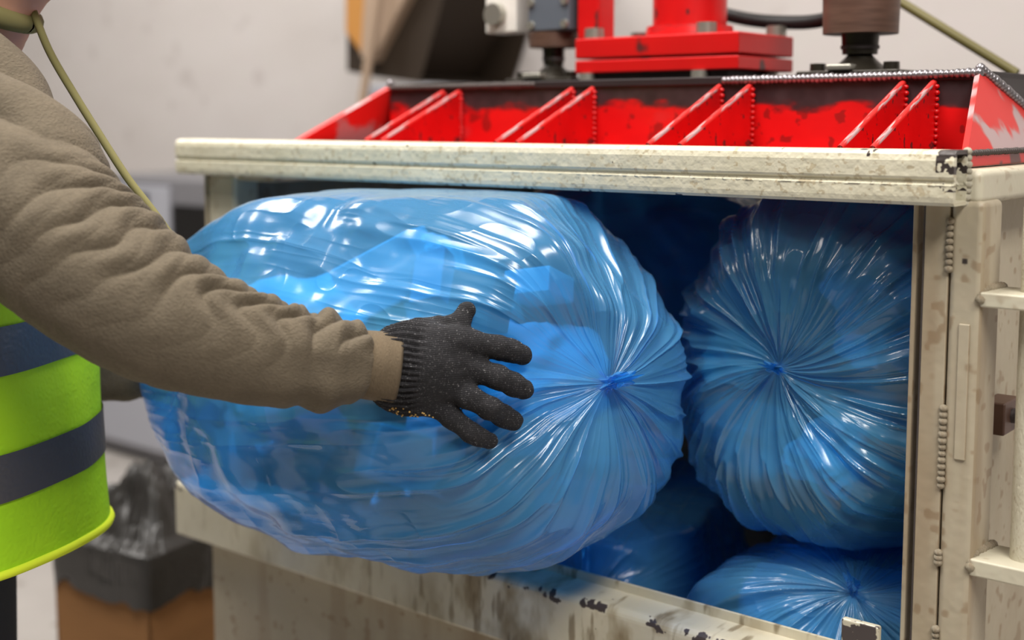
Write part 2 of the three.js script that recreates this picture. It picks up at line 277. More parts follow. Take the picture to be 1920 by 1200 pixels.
// ---------------------------------------------------------------- baler frame
{
  const b = thing('waste_baler', 'beige painted steel baler with open front full of blue bags', 'baler', V(-0.7, 0, 0));
  // hollow front beam with a pressed step along its face
  const R = 0.006, yT = 1.400, yB = 1.337;
  const prof = [[-0.046, yB], [-0.006, yB], [-0.001, yB + 0.004], [0.0, yB + 0.010], [0.0, 1.3605], [-0.0035, 1.3625], [-0.0035, 1.3655], [-0.001, 1.3675], [0.0, 1.370], [0.0, yT - 0.012], [-0.002, yT - 0.005], [-0.008, yT - 0.001], [-0.014, yT], [-0.046, yT]];
  let g = extrudeX(prof, -1.413, 0, [[[-0.041, yB + 0.005], [-0.041, yT - 0.005], [-0.008, yT - 0.005], [-0.008, yB + 0.005]]]);
  g = uvBox(g); { const p = g.attributes.position, uv = g.attributes.uv; for (let i = 0; i < p.count; i++) uv.setXY(i, clamp((p.getX(i) + 1.413) / 1.42, 0.002, 0.998), clamp((p.getY(i) - 1.333 + (p.getY(i) > 1.395 ? p.getZ(i) * 0.1 : 0)) / 0.07, 0.02, 0.98)); }
  part('front_beam', g, M.beam, b, 'chipped hollow beam across the top of the opening');
  part('beam_weld', weldBead([V(-0.002, 1.338, -0.047), V(0.0, 1.36, -0.047), V(-0.002, 1.398, -0.047)], 0.005, 0.008), M.paint, b);
  // side beam running back over the side wall
  part('side_beam', box(-0.035, 0.016, 1.337, 1.377, -1.02, -0.047, 0.009), M.paint, b);
  part('side_beam', box(-1.42, -1.37, 1.337, 1.377, -1.02, -0.047, 0.009), M.paint, b);
  part('rear_beam', box(-1.42, 0.016, 1.337, 1.377, -1.07, -1.02, 0.009), M.paint, b);
  // near post: flange strip, square tube, weld seam
  part('post_flange', box(-0.0475, -0.0185, 0.02, 1.337, -0.053, -0.045, 0.0015), M.grimy, b);
  part('flange_edge', box(-0.0495, -0.0473, 0.02, 1.335, -0.0525, -0.0455, 0.0006), M.edge, b, 'bare dark steel edge');
  part('post', box(-0.0172, 0.021, 0.02, 1.342, -0.111, -0.043, 0.008), M.grimy, b);
  part('post', box(-1.375, -1.30, 0.02, 1.337, -0.10, -0.04, 0.009), M.paint, b);
  for (const [y0, y1] of [[1.262, 1.318], [1.005, 1.098], [0.912, 0.924], [0.815, 0.83]]) part('weld_bead', weldBead([V(-0.0178, y0, -0.044), V(-0.0178, y1, -0.044)], 0.005, 0.0075), M.grimy, b);
  part('stiffener', box(-0.003, 0.010, 1.04, 1.20, -0.045, -0.0405, 0.0018), M.grimy, b);
  // walls of the chamber
  part('side_wall', box(-0.064, -0.058, 0.05, 1.336, -1.02, -0.050), M.grimy, b);
  part('side_panel', box(-0.030, -0.026, 0.05, 1.336, -1.02, -0.112), M.grimy, b);
  part('side_wall', box(-1.385, -1.377, 0.05, 1.336, -1.02, -0.04), M.grimy, b);
  part('rear_wall', box(-1.38, -0.026, 0.05, 1.336, -1.03, -1.02), M.grimy, b);
  part('chamber_floor', box(-1.38, -0.064, 0.30, 0.32, -1.02, -0.06), M.grimy, b);
  part('added_light_block', box(-1.376, -1.20, 1.326, 1.336, -1.02, -0.05), M.grimy, b);  // added unseen plate, closes the gap that let light into the chamber
  part('lower_panel', box(-1.375, -0.0185, 0.05, 0.663, -0.04, -0.03), M.grimy, b);
  for (const x of [-1.375, -0.06]) for (const z of [-0.10, -1.0]) part('foot', box(x, x + 0.08, 0, 0.05, z, z + 0.06), M.edge, b);
  // sill: rounded front edge, flat top, upturned back lip
  const sp = []; sp.push([-0.032, 0.660], [-0.002, 0.660], [0.006, 0.664], [0.008, 0.668], [0.008, 0.752]); for (let k = 1; k <= 5; k++) { const a = k / 5 * Math.PI / 2; sp.push([0.008 - 0.013 * (1 - Math.cos(a)), 0.752 + 0.013 * Math.sin(a)]); } sp.push([-0.052, 0.765], [-0.053, 0.777], [-0.058, 0.777], [-0.058, 0.735], [-0.032, 0.735]);
  let sg = uvBox(extrudeX(sp, -1.43, -0.0185)); { const p = sg.attributes.position, uv = sg.attributes.uv; for (let i = 0; i < p.count; i++) { const y = p.getY(i), z = p.getZ(i); const s = z > -0.045 && y < 0.764 ? y - 0.650 : y > 0.766 ? 0.178 : 0.115 + (0.0 - z) * 1.0; uv.setXY(i, clamp((p.getX(i) + 1.43) / 1.45, 0.002, 0.998), clamp(s / 0.3, 0.01, 0.99)); } }
  part('sill', sg, M.sill, b, 'grimy rounded sill with chipped paint');
  const tb = onZ(1577, 1160, 0.022), tb2 = onZ(1648, 1166, 0.022);
  part('latch_tab', scaleUV(box(tb.x, tb2.x, 0.70, tb.y + 0.001, 0.012, 0.022, 0.003), 14), paintTabs(), b, 'upright steel tab with worn paint');
  // door hinge: two plates carrying an upright rod
  const h1 = onZ(1836, 548, -0.043), h1b = onZ(1836, 576, -0.043), h2 = onZ(1828, 1050, -0.043), h2b = onZ(1828, 1082, -0.043), rodX = onZ(1904, 800, -0.085).x + 0.018;
  for (const [yt, yb] of [[h1.y, h1b.y], [h2.y, h2b.y]]) { const pl = part('hinge_plate', box(0.019, 0.17, yb, yt, -0.115, -0.043, 0.0025), M.paint, b); part('weld', weldBead([V(0.020, (yt + yb) / 2, -0.043), V(0.018, yt, -0.058), V(0.024, yt, -0.11)], 0.006, 0.007), M.grimy, pl); }
  part('hinge_rod', cyl(V(rodX, h2.y, -0.085), V(rodX, h1b.y, -0.085), 0.018, 0.018, 28), M.paint, b);
  part('hinge_rod', cyl(V(rodX, h1.y, -0.085), V(rodX, 1.335, -0.085), 0.018, 0.018, 28), M.paint, b);
  const bb = onX(1892, 778, 0.0); part('bolt_block', box(-0.026, 0.004, bb.y - 0.022, bb.y + 0.020, bb.z - 0.03, bb.z + 0.03), M.brown, b);
  part('bolt', cyl(V(0.003, bb.y, bb.z), V(0.012, bb.y, bb.z), 0.010, 0.010, 6), M.steel, b);
}
function paintTabs() { return std({ map: tex(128, 128, (u, v) => mix3(C3(196, 190, 168), C3(74, 66, 64), sstep(0.52, 0.56, fbm2(u * 5, v * 5, 5, 5, 181, 4))), true), roughness: 0.45, metalness: 0.2 }); }

// ---------------------------------------------------------------- red press platen
{
  const p = thing('press_platen', 'red steel press plate with triangular gussets and blackened welded top', 'press', V(-0.6, 1.36, -0.5));
  const xr = -0.012, xl = -1.188, tr = -0.066, tl = -1.134, yb = 1.395, yt = 1.498, zf = -0.07, zw = -0.27, zr = -0.80, zb = -0.98;
  part('base_plate', box(xl, xr, 1.3785, yb, zb, zf, 0.002), M.redFlat, p);
  let w = new THREE.BoxGeometry(tr - tl, yt - 0.012 - yb, 0.012); w.translate((tr + tl) / 2, (yt - 0.012 + yb) / 2, zw - 0.006); w = uvBox(w);
  { const q = w.attributes.position, uv = w.attributes.uv; for (let i = 0; i < q.count; i++) uv.setXY(i, clamp((q.getX(i) - xl) / 1.2), clamp((q.getY(i) - yb + 0.006) / 0.14)); }
  part('front_plate', w, M.red, p, 'red plate burnt black along the top weld');
  part('rear_plate', box(tl, tr, yb, yt - 0.012, zr, zr + 0.012), M.redFlat, p);
  part('top_plate', box(tl - 0.004, tr + 0.004, yt - 0.012, yt, zr - 0.004, zw + 0.004, 0.002), M.blackSteel, p, 'blackened top plate');
  for (const [xa, xb] of [[tr, xr], [tl, xl]]) {
    const s = Math.sign(xb - xa), A = V(xa, yt, zw), B = V(xb, yb, zf - 0.005), C = V(xb, yb, zw - 0.22), A2 = V(xa, yt, zr), C2 = V(xb, yb, zr);
    part('corner_plate', s > 0 ? scaleUV(poly([A, B, C], 0.008), 3) : scaleUV(poly([A, C, B], 0.008), 3), M.wornRed, p, 'corner plate with worn pink and grey paint');
    part('end_plate', s > 0 ? poly([A, C, C2, A2], 0.008) : poly([A, A2, C2, C], 0.008), M.blackSteel, p);
    part('weld_bead', weldBead([A.clone().add(V(0, 0.003, 0)), A.clone().lerp(C, 0.5).add(V(0, 0.003, 0)), C], 0.007, 0.0075), M.weld, p);
    part('weld_bead', weldBead([B, C], 0.004, 0.008), M.edge, p);
  }
  part('weld_bead', weldBead([V(-0.44, yt - 0.006, zw + 0.003), V(-0.2, yt - 0.005, zw + 0.003), V(tr, yt - 0.003, zw + 0.003)], 0.0065, 0.007), M.weld, p);
  part('weld_bead', weldBead([V(tl, yt - 0.006, zw + 0.003), V(-0.8, yt - 0.006, zw + 0.003)], 0.006, 0.009), M.edge, p);
  for (const x of [-0.126, -0.168, -0.398, -0.449, -0.680, -0.721, -0.963, -1.0]) {
    const g = poly([V(x + 0.004, yb, zf - 0.004), V(x + 0.004, yb, zw), V(x + 0.004, yt - 0.014, zw), V(x + 0.004, yb + 0.004, zf - 0.004)], 0.008);
    { const q = g.attributes.position, uv = g.attributes.uv; for (let i = 0; i < q.count; i++) uv.setXY(i, q.getZ(i) * 4, q.getY(i) * 4); }
    const gu = part('gusset', g, M.redFlat, p); part('gusset_edge', cyl(V(x, yb + 0.004, zf - 0.003), V(x, yt - 0.014, zw + 0.001), 0.0042, 0.0042, 8), M.wornRed, gu);
    part('weld_bead', weldBead([V(x + 0.005, yb, zw + 0.004), V(x + 0.005, yt - 0.02, zw + 0.004)], 0.004, 0.008), M.redFlat, gu);
  }
}
// hydraulic cylinder bolted on the platen
{
  const c = thing('hydraulic_cylinder', 'red hydraulic cylinder with bolted square flanges on the press plate', 'cylinder', V(-0.585, 1.498, -0.45));
  const x0 = -0.79, x1 = -0.475;
  part('foot_block', box(-0.76, -0.50, 1.4985, 1.515, -0.55, -0.38), M.blackSteel, c);
  part('lower_flange', box(x0, x1, 1.513, 1.535, -0.56, -0.37, 0.003), M.redFlat, c); part('upper_flange', box(x0, x1, 1.538, 1.572, -0.56, -0.37, 0.003), M.redFlat, c);
  part('barrel', cyl(V(-0.62, 1.572, -0.465), V(-0.62, 2.3, -0.465), 0.062, 0.062, 48), M.redFlat, c);
  part('collar', cyl(V(-0.62, 1.572, -0.465), V(-0.62, 1.590, -0.465), 0.075, 0.072, 48), M.redFlat, c);
  part('stanchion', box(-0.80, -0.755, 1.572, 2.3, -0.44, -0.39, 0.004), M.redFlat, c);
  for (const [x, z] of [[-0.765, -0.392], [-0.545, -0.392], [-0.495, -0.535], [-0.765, -0.535]]) { const bo = part('bolt', hexBolt(V(x, 1.572, z), 0.017, 0.018), M.zinc, c); part('nut', hexBolt(V(x, 1.499, z + 0.02), 0.014, 0.014), M.zinc, bo); }
}
// two sprung guides beside the cylinder
function guide(x, z, label, s, dr, dh, rr) {
  const Y = 1.498, g = thing('guide_coupling', label, 'coupling', V(x, Y, z), 'guide couplings on the press plate');
  part('base_plate', box(x - 0.080 * s, x + 0.080 * s, Y + 0.0005, Y + 0.009, z - 0.05, z + 0.05), M.oily, g);
  const cone = new THREE.LatheGeometry([[0.045, 0], [0.04, 0.004], [0.028, 0.014], [0.018, 0.024], [0.017, 0.032], [0.0, 0.032]].map(([r, y]) => new THREE.Vector2(r * s, y)), 32); cone.translate(x, Y + 0.009, z); part('cone', cone, M.oily, g);
  part('rod', cyl(V(x, Y + 0.034, z), V(x, Y + 0.064, z), rr * 0.92, rr, 32), M.oily, g);
  part('rod_ring', cyl(V(x, Y + 0.042, z), V(x, Y + 0.047, z), rr * 1.02, rr * 1.02, 32), M.steel, g);
  part('disc', cyl(V(x, Y + 0.064, z), V(x, Y + 0.064 + dh, z), dr * 0.97, dr, 48), M.brown, g, 'brown turned steel disc');
  if (dh > 0.04) part('shaft', cyl(V(x, Y + 0.064 + dh, z), V(x, 2.35, z), 0.03, 0.03, 24), M.steel, g);
  part('pad', box(x - 0.03, x + 0.01, Y + 0.009, Y + 0.018, z + 0.03, z + 0.055), M.zinc, g);
  for (const k of [-1, 1]) part('bolt', hexBolt(V(x + k * 0.058 * s, Y + 0.009, z + 0.02), 0.012, 0.012), M.oily, g);
}
{ const a = onZ(1612, 110, -0.42), b = onZ(1038, 130, -0.42); guide(a.x, -0.42, 'brown guide coupling bolted beside the worn end of the press plate', 1.0, 0.057, 0.07, 0.028); guide(b.x, -0.42, 'guide coupling under the slate switch box', 0.9, 0.045, 0.026, 0.020); }
{ // control box and valve over the far guide
  const c = onZ(1038, 15, -0.40), s = thing('switch_box', 'slate grey switch box with screws and cable glands', 'switch box', V(c.x, 1.590, -0.42));
  part('body', box(c.x - 0.046, c.x + 0.045, 1.590, 1.70, -0.46, -0.385), M.slate, s);
  for (const [dx, dy] of [[-0.038, 0.010], [0.036, 0.010], [0.036, 0.05], [-0.038, 0.05]]) part('screw', cyl(V(c.x + dx, 1.590 + dy, -0.385), V(c.x + dx, 1.590 + dy, -0.380), 0.008, 0.007, 12), M.zinc, s);
  part('cable_gland', cyl(V(c.x + 0.053, 1.60, -0.42), V(c.x + 0.053, 1.65, -0.42), 0.008, 0.012, 16), M.zinc, s);
  const d = onZ(940, 15, -0.40), v = thing('valve_block', 'white valve block with round dial beside the slate switch box', 'valve', V(d.x, 1.62, -0.40));
  part('body', box(d.x - 0.038, d.x + 0.034, 1.592, 1.70, -0.45, -0.40), M.white, v); part('dial', cyl(V(d.x - 0.010, 1.625, -0.40), V(d.x - 0.010, 1.625, -0.385), 0.022, 0.020, 28), M.zinc, v);
}
single('hydraulic_hose', tube([onZ(1330, 20, -0.62), onZ(1400, 36, -0.62), onZ(1470, 42, -0.6), onZ(1540, 38, -0.56), onZ(1620, 10, -0.52)], 0.012, 60, 12), M.rubber, 'black rubber hydraulic hose sagging behind the red cylinder', 'hose');
{ const a = onZ(1690, 5, -0.7), b = onZ(1890, 128, -0.7); single('diagonal_strut', cyl(a.clone().add(a.clone().sub(b).multiplyScalar(0.6)), b.clone().add(b.clone().sub(a).multiplyScalar(0.08)), 0.008, 0.008, 12), M.olive, 'thin olive diagonal rod behind the press plate', 'rod'); }

// ---------------------------------------------------------------- things against the wall
{
  const P = (x, y) => onZ(x, y, -1.75), prism = (pts, z0, z1) => { const sh = new THREE.Shape(pts.map((q) => new THREE.Vector2(q.x, q.y))), g = new THREE.ExtrudeGeometry(sh, { depth: z1 - z0, bevelEnabled: true, bevelSize: 0.008, bevelThickness: 0.008, bevelSegments: 2 }); g.translate(0, 0, z0); return uvBox(g); };
  const h = thing('steel_hopper', 'dark brown tapering steel hopper hanging on the pale wall', 'hopper', V(P(800, 60).x, P(800, 160).y, -2.0));
  part('chute', prism([P(655, 130), P(705, 140), P(790, 155), onZ(882, 150, -2.2), onZ(940, 45, -2.2), onZ(1040, -140, -2.2), P(655, -160)], -2.23, -1.75), M.rust, h);
  part('side_flap', prism([P(700, 105), P(718, 112), P(782, -10), P(850, -150), P(715, -150)], -1.74, -1.70), M.tan, h, 'pale tan slanted flap');
  part('stain_panel', prism([P(668, 60), P(700, 105), P(712, -150), P(668, -150)], -1.74, -1.71), M.amber, h, 'amber rusted panel');
  const e = P(742, 180), bx = thing('grey_bin', 'pale grey plastic bin under the brown hopper', 'bin', V(e.x, 0, -1.95));
  part('body', box(e.x - 0.12, e.x + 0.15, 0, P(742, 232).y, -2.15, -1.76, 0.02), M.paleGrey, bx); part('rim', box(e.x - 0.135, e.x + 0.165, P(742, 232).y, P(742, 158).y, -2.17, -1.74, 0.02), M.paleGrey, bx);
  single('wooden_pole', cyl(onZ(652, 236, -1.66).add(V(-0.25, -1.32, 0)), onZ(714, -40, -1.66), 0.016, 0.016, 16), M.tan, 'slim tan pole leaning in front of the hopper', 'pole');
  // grey cabinet on the floor
  const q0 = onZ(160, 860, -1.65), q1 = onZ(398, 400, -1.65), top = onZ(330, 337, -1.65).y, cb = thing('grey_cabinet', 'grey steel cabinet against the wall behind the blue bag', 'cabinet', V((q0.x + q1.x) / 2, 0, -1.9));
  part('body', box(q0.x, q1.x, 0.03, top, -2.2, -1.67, 0.01), M.cabinetGrey, cb); part('plinth', box(q0.x + 0.02, q1.x - 0.02, 0, 0.03, -2.18, -1.70), M.rubber, cb);
  const s0 = onZ(270, 340, -1.65).x, s1 = onZ(313, 340, -1.65).x; part('door', box(q0.x + 0.02, s1, 0.07, top - 0.03, -1.67, -1.655, 0.005), M.paleGrey, cb);
  part('dark_opening_panel', box(s1 + 0.02, q1.x - 0.05, 0.07, top - 0.10, -1.67, -1.655, 0.005), M.rubber, cb, 'flat black panel painted as the dark opening'); part('handle', box(s0, s0 + 0.02, top - 0.18, top - 0.06, -1.655, -1.63), M.rubber, cb);  // shade inside the cabinet opening is painted as a flat black panel
}
{ // carton lined with a black bag
  const d = 2.75, k = atD(280, 1140, d), yTop = k.y + 0.10, rot = 0.35, o = thing('cardboard_box', 'open brown cardboard box beside the baler', 'box', V(0, 0, 0));
  const a = V(-Math.cos(YAW + rot), 0, Math.sin(YAW + rot)), n = V(a.z, 0, -a.x); // a runs towards the picture's left edge and back
  const L = 0.44, D = 0.40, base = V(k.x, 0, k.z), left = R_.clone().multiplyScalar(-1); left.y = 0; left.normalize(); const back = V(F_.x, 0, F_.z).normalize();
  const e1 = left.clone().multiplyScalar(0.86).addScaledVector(back, 0.5).normalize().multiplyScalar(0.30), e2 = left.clone().multiplyScalar(-0.5).addScaledVector(back, 0.86).normalize().multiplyScalar(0.36);
  const c = [base, base.clone().add(e2), base.clone().add(e1).add(e2), base.clone().add(e1)];
  o.position.copy(base.clone().add(e1.clone().add(e2).multiplyScalar(0.5)));
  for (let i = 0; i < 4; i++) { const p = c[i], q = c[(i + 1) % 4], up = V(0, yTop, 0); part('side_panel', poly([p, q, q.clone().add(up), p.clone().add(up)], 0.006), M.card, o); }
  part('bottom_panel', poly([c[0].clone().setY(0.008), c[1].clone().setY(0.008), c[2].clone().setY(0.008), c[3].clone().setY(0.008)], 0.006), M.card, o);
  // liner: rings from the hem outside the box, over the rim and up to the crumpled heap
  const mid = o.position, S = 160, rings = [[1.06, -0.10], [1.075, -0.06], [1.08, -0.01], [1.07, 0.014], [1.0, 0.022], [0.88, 0.03], [0.72, 0.07], [0.52, 0.12], [0.32, 0.15], [0.14, 0.16], [0.0, 0.162]], pos = [], uv = [], idx = [];
  const fine = []; for (let r = 0; r + 1 < rings.length; r++) for (let q = 0; q < 6; q++) fine.push([mix(rings[r][0], rings[r + 1][0], q / 6), mix(rings[r][1], rings[r + 1][1], q / 6)]);
  fine.push(rings[rings.length - 1]);
  const cb = e1.clone().add(e2).multiplyScalar(0.5);
  fine.forEach(([s, y], j) => { for (let i = 0; i <= S; i++) { const th = (i % S) / S * Math.PI * 2, cx = Math.cos(th), sy = Math.sin(th), m = Math.pow(Math.pow(Math.abs(cx), 12) + Math.pow(Math.abs(sy), 12), -1 / 12), w = V(0, 0, 0).addScaledVector(e1, 0.5 * cx * m * s).addScaledVector(e2, 0.5 * sy * m * s); const nz = fbm2(w.x * 14 + 30, w.z * 14 + 30, 0, 0, 201, 4) - 0.5, lump = s < 0.95 ? nz * 0.12 : nz * 0.006 + (y < -0.08 ? nz * 0.05 : 0); w.y = yTop + y + lump * (s < 0.95 ? sstep(0.95, 0.6, s) : 1); pos.push(mid.x + w.x, w.y, mid.z + w.z); uv.push(i / S * 1.2, j / fine.length * 0.6); } });
  for (let j = 0; j + 1 < fine.length; j++) for (let i = 0; i < S; i++) { const a0 = j * (S + 1) + i, b0 = a0 + S + 1; idx.push(a0, a0 + 1, b0, a0 + 1, b0 + 1, b0); }
  const g = new THREE.BufferGeometry(); g.setAttribute('position', new THREE.Float32BufferAttribute(pos, 3)); g.setAttribute('uv', new THREE.Float32BufferAttribute(uv, 2)); g.setIndex(idx); g.computeVertexNormals();
  single('black_liner', g, M.cartonLiner, 'black plastic bin liner folded over the cardboard box', 'bin liner');
}

// ---------------------------------------------------------------- blue bags
function bagShape(o) {
  const w = o.K.clone().sub(o.E), h = w.length() / 2; w.normalize();
  const u = V(0, 1, 0).cross(w).normalize(), v = w.clone().cross(u), O = o.K.clone().add(o.E).multiplyScalar(0.5), rd = rng(o.seed), planes = [], tp = o.taper || 0, k = 90;
  const base = (a, b, c) => { const e = 1 - tp * (0.5 - 0.5 * c); return Math.pow(Math.pow(Math.pow(Math.abs(a / (o.ru * e)), 2.05) + Math.pow(Math.abs(b / (o.rv * e)), 2.05), o.q / 2.05) + Math.pow(Math.abs(c / h), o.q), -1 / o.q); };
  for (let i = 0; i < o.facets; i++) { let a, b, c, l; do { a = rd() * 2 - 1; b = rd() * 2 - 1; c = rd() * 2 - 1; l = Math.hypot(a, b, c); } while (l > 1 || l < 0.1); a /= l; b /= l; c /= l; const d = base(a, b, c) * (1.0 + 0.04 * rd()); if (c > 0.93) continue; planes.push([a, b, c, d]); }
  for (const [X, Y, Z, f] of o.flat || []) { const a = X * u.x + Y * u.y + Z * u.z, b = X * v.x + Y * v.y + Z * v.z, c = X * w.x + Y * w.y + Z * w.z; planes.push([a, b, c, base(a, b, c) * f]); }
  const pole = w.clone(), pu = V(0, 0, 0), pv = V(0, 0, 0);      // where the film is gathered; not always the middle of the end
  const setPole = (d) => { pole.copy(d).normalize(); pu.copy(V(0, 1, 0).cross(pole).normalize()); pv.copy(pole.clone().cross(pu)); };
  setPole(w);
  function radius(X, Y, Z, plain) {      // world direction
    const a = X * u.x + Y * u.y + Z * u.z, b = X * v.x + Y * v.y + Z * v.z, c = X * w.x + Y * w.y + Z * w.z, R0 = base(a, b, c); let s = Math.exp(-k * R0 * 1.02);
    for (let i = 0; i < planes.length; i++) { const q = planes[i], t = a * q[0] + b * q[1] + c * q[2]; if (t > 0.35) s += Math.exp(-k * q[3] / t); }
    let R = -Math.log(s) / k + 0.006;
    R += 0.018 * (vn3(X * 3.1 + 9, Y * 3.1 + 9, Z * 3.1 + 9, o.seed) - 0.5) + 0.010 * (vn3(X * 7 + 9, Y * 7 + 9, Z * 7 + 9, o.seed + 3) - 0.5);
    const cz = X * pole.x + Y * pole.y + Z * pole.z, phi = Math.acos(clamp(cz, -1, 1));
    R *= 1 - o.dimple * Math.exp(-Math.pow(phi / 0.30, 2));
    if (!plain) {
      const th = Math.atan2(X * pv.x + Y * pv.y + Z * pv.z, X * pu.x + Y * pu.y + Z * pu.z), T = (th / (2 * Math.PI) + 1 + o.twist * Math.exp(-phi * 2.2)), env = sstep(0.0, 0.10, phi) * (0.10 + 0.90 * Math.exp(-Math.pow(phi / o.reach, 2))), rr = Math.min(0.2, R * Math.sin(phi));
      const rid = (n, f, sd, pw) => Math.pow(1 - Math.abs(2 * vn2(T * n, phi * f + 20, n, 0, sd) - 1), pw);
      R += env * rr * o.pleat * (0.100 * (rid(9, 0.6, o.seed + 11, 2) - 0.4) + 0.085 * (rid(23, 0.8, o.seed + 13, 2.4) - 0.35) + 0.070 * (rid(47, 1.2, o.seed + 15, 2.4) - 0.35) + 0.020 * (rid(90, 2, o.seed + 17, 1.5) - 0.4)) + sstep(2.2, 3.0, phi) * 0.012 * (rid(19, 2, o.seed + 21, 1.5) - 0.5);
    }
    for (const [nx, ny, nz, c0] of o.clip || []) { const t = nx * X + ny * Y + nz * Z; if (t > 0.02) { const lim = (c0 - (nx * O.x + ny * O.y + nz * O.z)) / t; R = Math.min(R, lim) - Math.log(1 + Math.exp(-140 * Math.abs(R - lim))) / 140; } }
    return R;
  }
  const world = (d, R) => V(O.x + R * d.x, O.y + R * d.y, O.z + R * d.z), axes = (a, b, c) => V(0, 0, 0).addScaledVector(pu, a).addScaledVector(pv, b).addScaledVector(pole, c), own = (a, b, c) => V(0, 0, 0).addScaledVector(u, a).addScaledVector(v, b).addScaledVector(w, c).normalize();
  const inside = (p) => { const x = p.x - O.x, y = p.y - O.y, z = p.z - O.z, l = Math.hypot(x, y, z) || 1e-6; return l / radius(x / l, y / l, z / l, true); };
  if (o.knotAt) { const [x, y] = o.knotAt; for (let d = 0.9; d < 2.6; d += 0.004) { const p = atD(x, y, d); if (inside(p) < 1) { setPole(p.sub(O)); break; } } }
  return { u, v, w, O, h, pole, radius, world, inside, axes, own };
}
function bagFilm(S, nt, np) {
  const pos = [], uv = [], idx = [];
  for (let j = 0; j <= np; j++) { const q = j / np, phi = Math.PI * (0.55 * q + 0.45 * q * q); for (let i = 0; i <= nt; i++) { const th = (i % nt) / nt * 2 * Math.PI, a = Math.sin(phi) * Math.cos(th), b = Math.sin(phi) * Math.sin(th), c = Math.cos(phi), dd = S.axes(a, b, c), p = S.world(dd, S.radius(dd.x, dd.y, dd.z)); pos.push(p.x, p.y, p.z); uv.push(i / nt, phi / Math.PI * 0.9 + 0.05); } }
  for (let j = 0; j < np; j++) for (let i = 0; i < nt; i++) { const a = j * (nt + 1) + i, b = a + nt + 1; idx.push(a, b, a + 1, a + 1, b, b + 1); }
  const g = new THREE.BufferGeometry(); g.setAttribute('position', new THREE.Float32BufferAttribute(pos, 3)); g.setAttribute('uv', new THREE.Float32BufferAttribute(uv, 2)); g.setIndex(idx); g.computeVertexNormals();
  const n = g.attributes.normal; for (let j = 0; j <= np; j++) { const a = j * (nt + 1), b = a + nt, s = V(n.getX(a) + n.getX(b), n.getY(a) + n.getY(b), n.getZ(a) + n.getZ(b)).normalize(); n.setXYZ(a, s.x, s.y, s.z); n.setXYZ(b, s.x, s.y, s.z); }
  return g;
}
// the gathered, twisted neck: a fluted bulb and a short frilled tail
function knotGeo(S, size, seed, dir) {
  const c = S.world(S.pole, S.radius(S.pole.x, S.pole.y, S.pole.z)), d = S.pole.clone().multiplyScalar(0.6).add(dir || V(0, 0, 0)).normalize(), e = V(0.3, 1, 0.2).cross(d).normalize(), f = d.clone().cross(e), nt = 72, np = 30, pos = [], uv = [], idx = [];
  for (let j = 0; j <= np; j++) { const q = j / np, r = size * (0.55 - 0.30 * sstep(0, 0.35, q) + 0.62 * Math.pow(sstep(0.35, 1, q), 1.3)); for (let i = 0; i <= nt; i++) { const th = (i % nt) / nt * 2 * Math.PI + q * 1.4, fl = 1 + 0.28 * Math.sin(th * 7 + seed) + 0.18 * Math.sin(th * 13 + seed * 2 + q * 3), sq = q > 0.35 ? mix(1, 0.35, sstep(0.35, 1, q)) : 1, x = Math.cos(th) * r * fl, y = Math.sin(th) * r * fl * sq, z = size * (-0.5 + 2.2 * q) + size * 0.18 * Math.sin(th * 5 + seed) * q; const p = c.clone().addScaledVector(e, x).addScaledVector(f, y).addScaledVector(d, z); pos.push(p.x, p.y, p.z); uv.push(i / nt * 0.3, q * 0.1); } }
  for (let j = 0; j < np; j++) for (let i = 0; i < nt; i++) { const a = j * (nt + 1) + i, b = a + nt + 1; idx.push(a, a + 1, b, a + 1, b + 1, b); }
  const g = new THREE.BufferGeometry(); g.setAttribute('position', new THREE.Float32BufferAttribute(pos, 3)); g.setAttribute('uv', new THREE.Float32BufferAttribute(uv, 2)); g.setIndex(idx); g.computeVertexNormals(); return g;
}
const litterMats = [0xf2f4ee, 0xc4ecc6, 0xe8efe0, 0x3a4a50, 0xd8ecec, 0xb8c4c8, 0x8f9a96, 0x2e3438, 0xd8c9d0, 0xe9e4d0].map((c) => std({ color: c, roughness: 0.6 }));
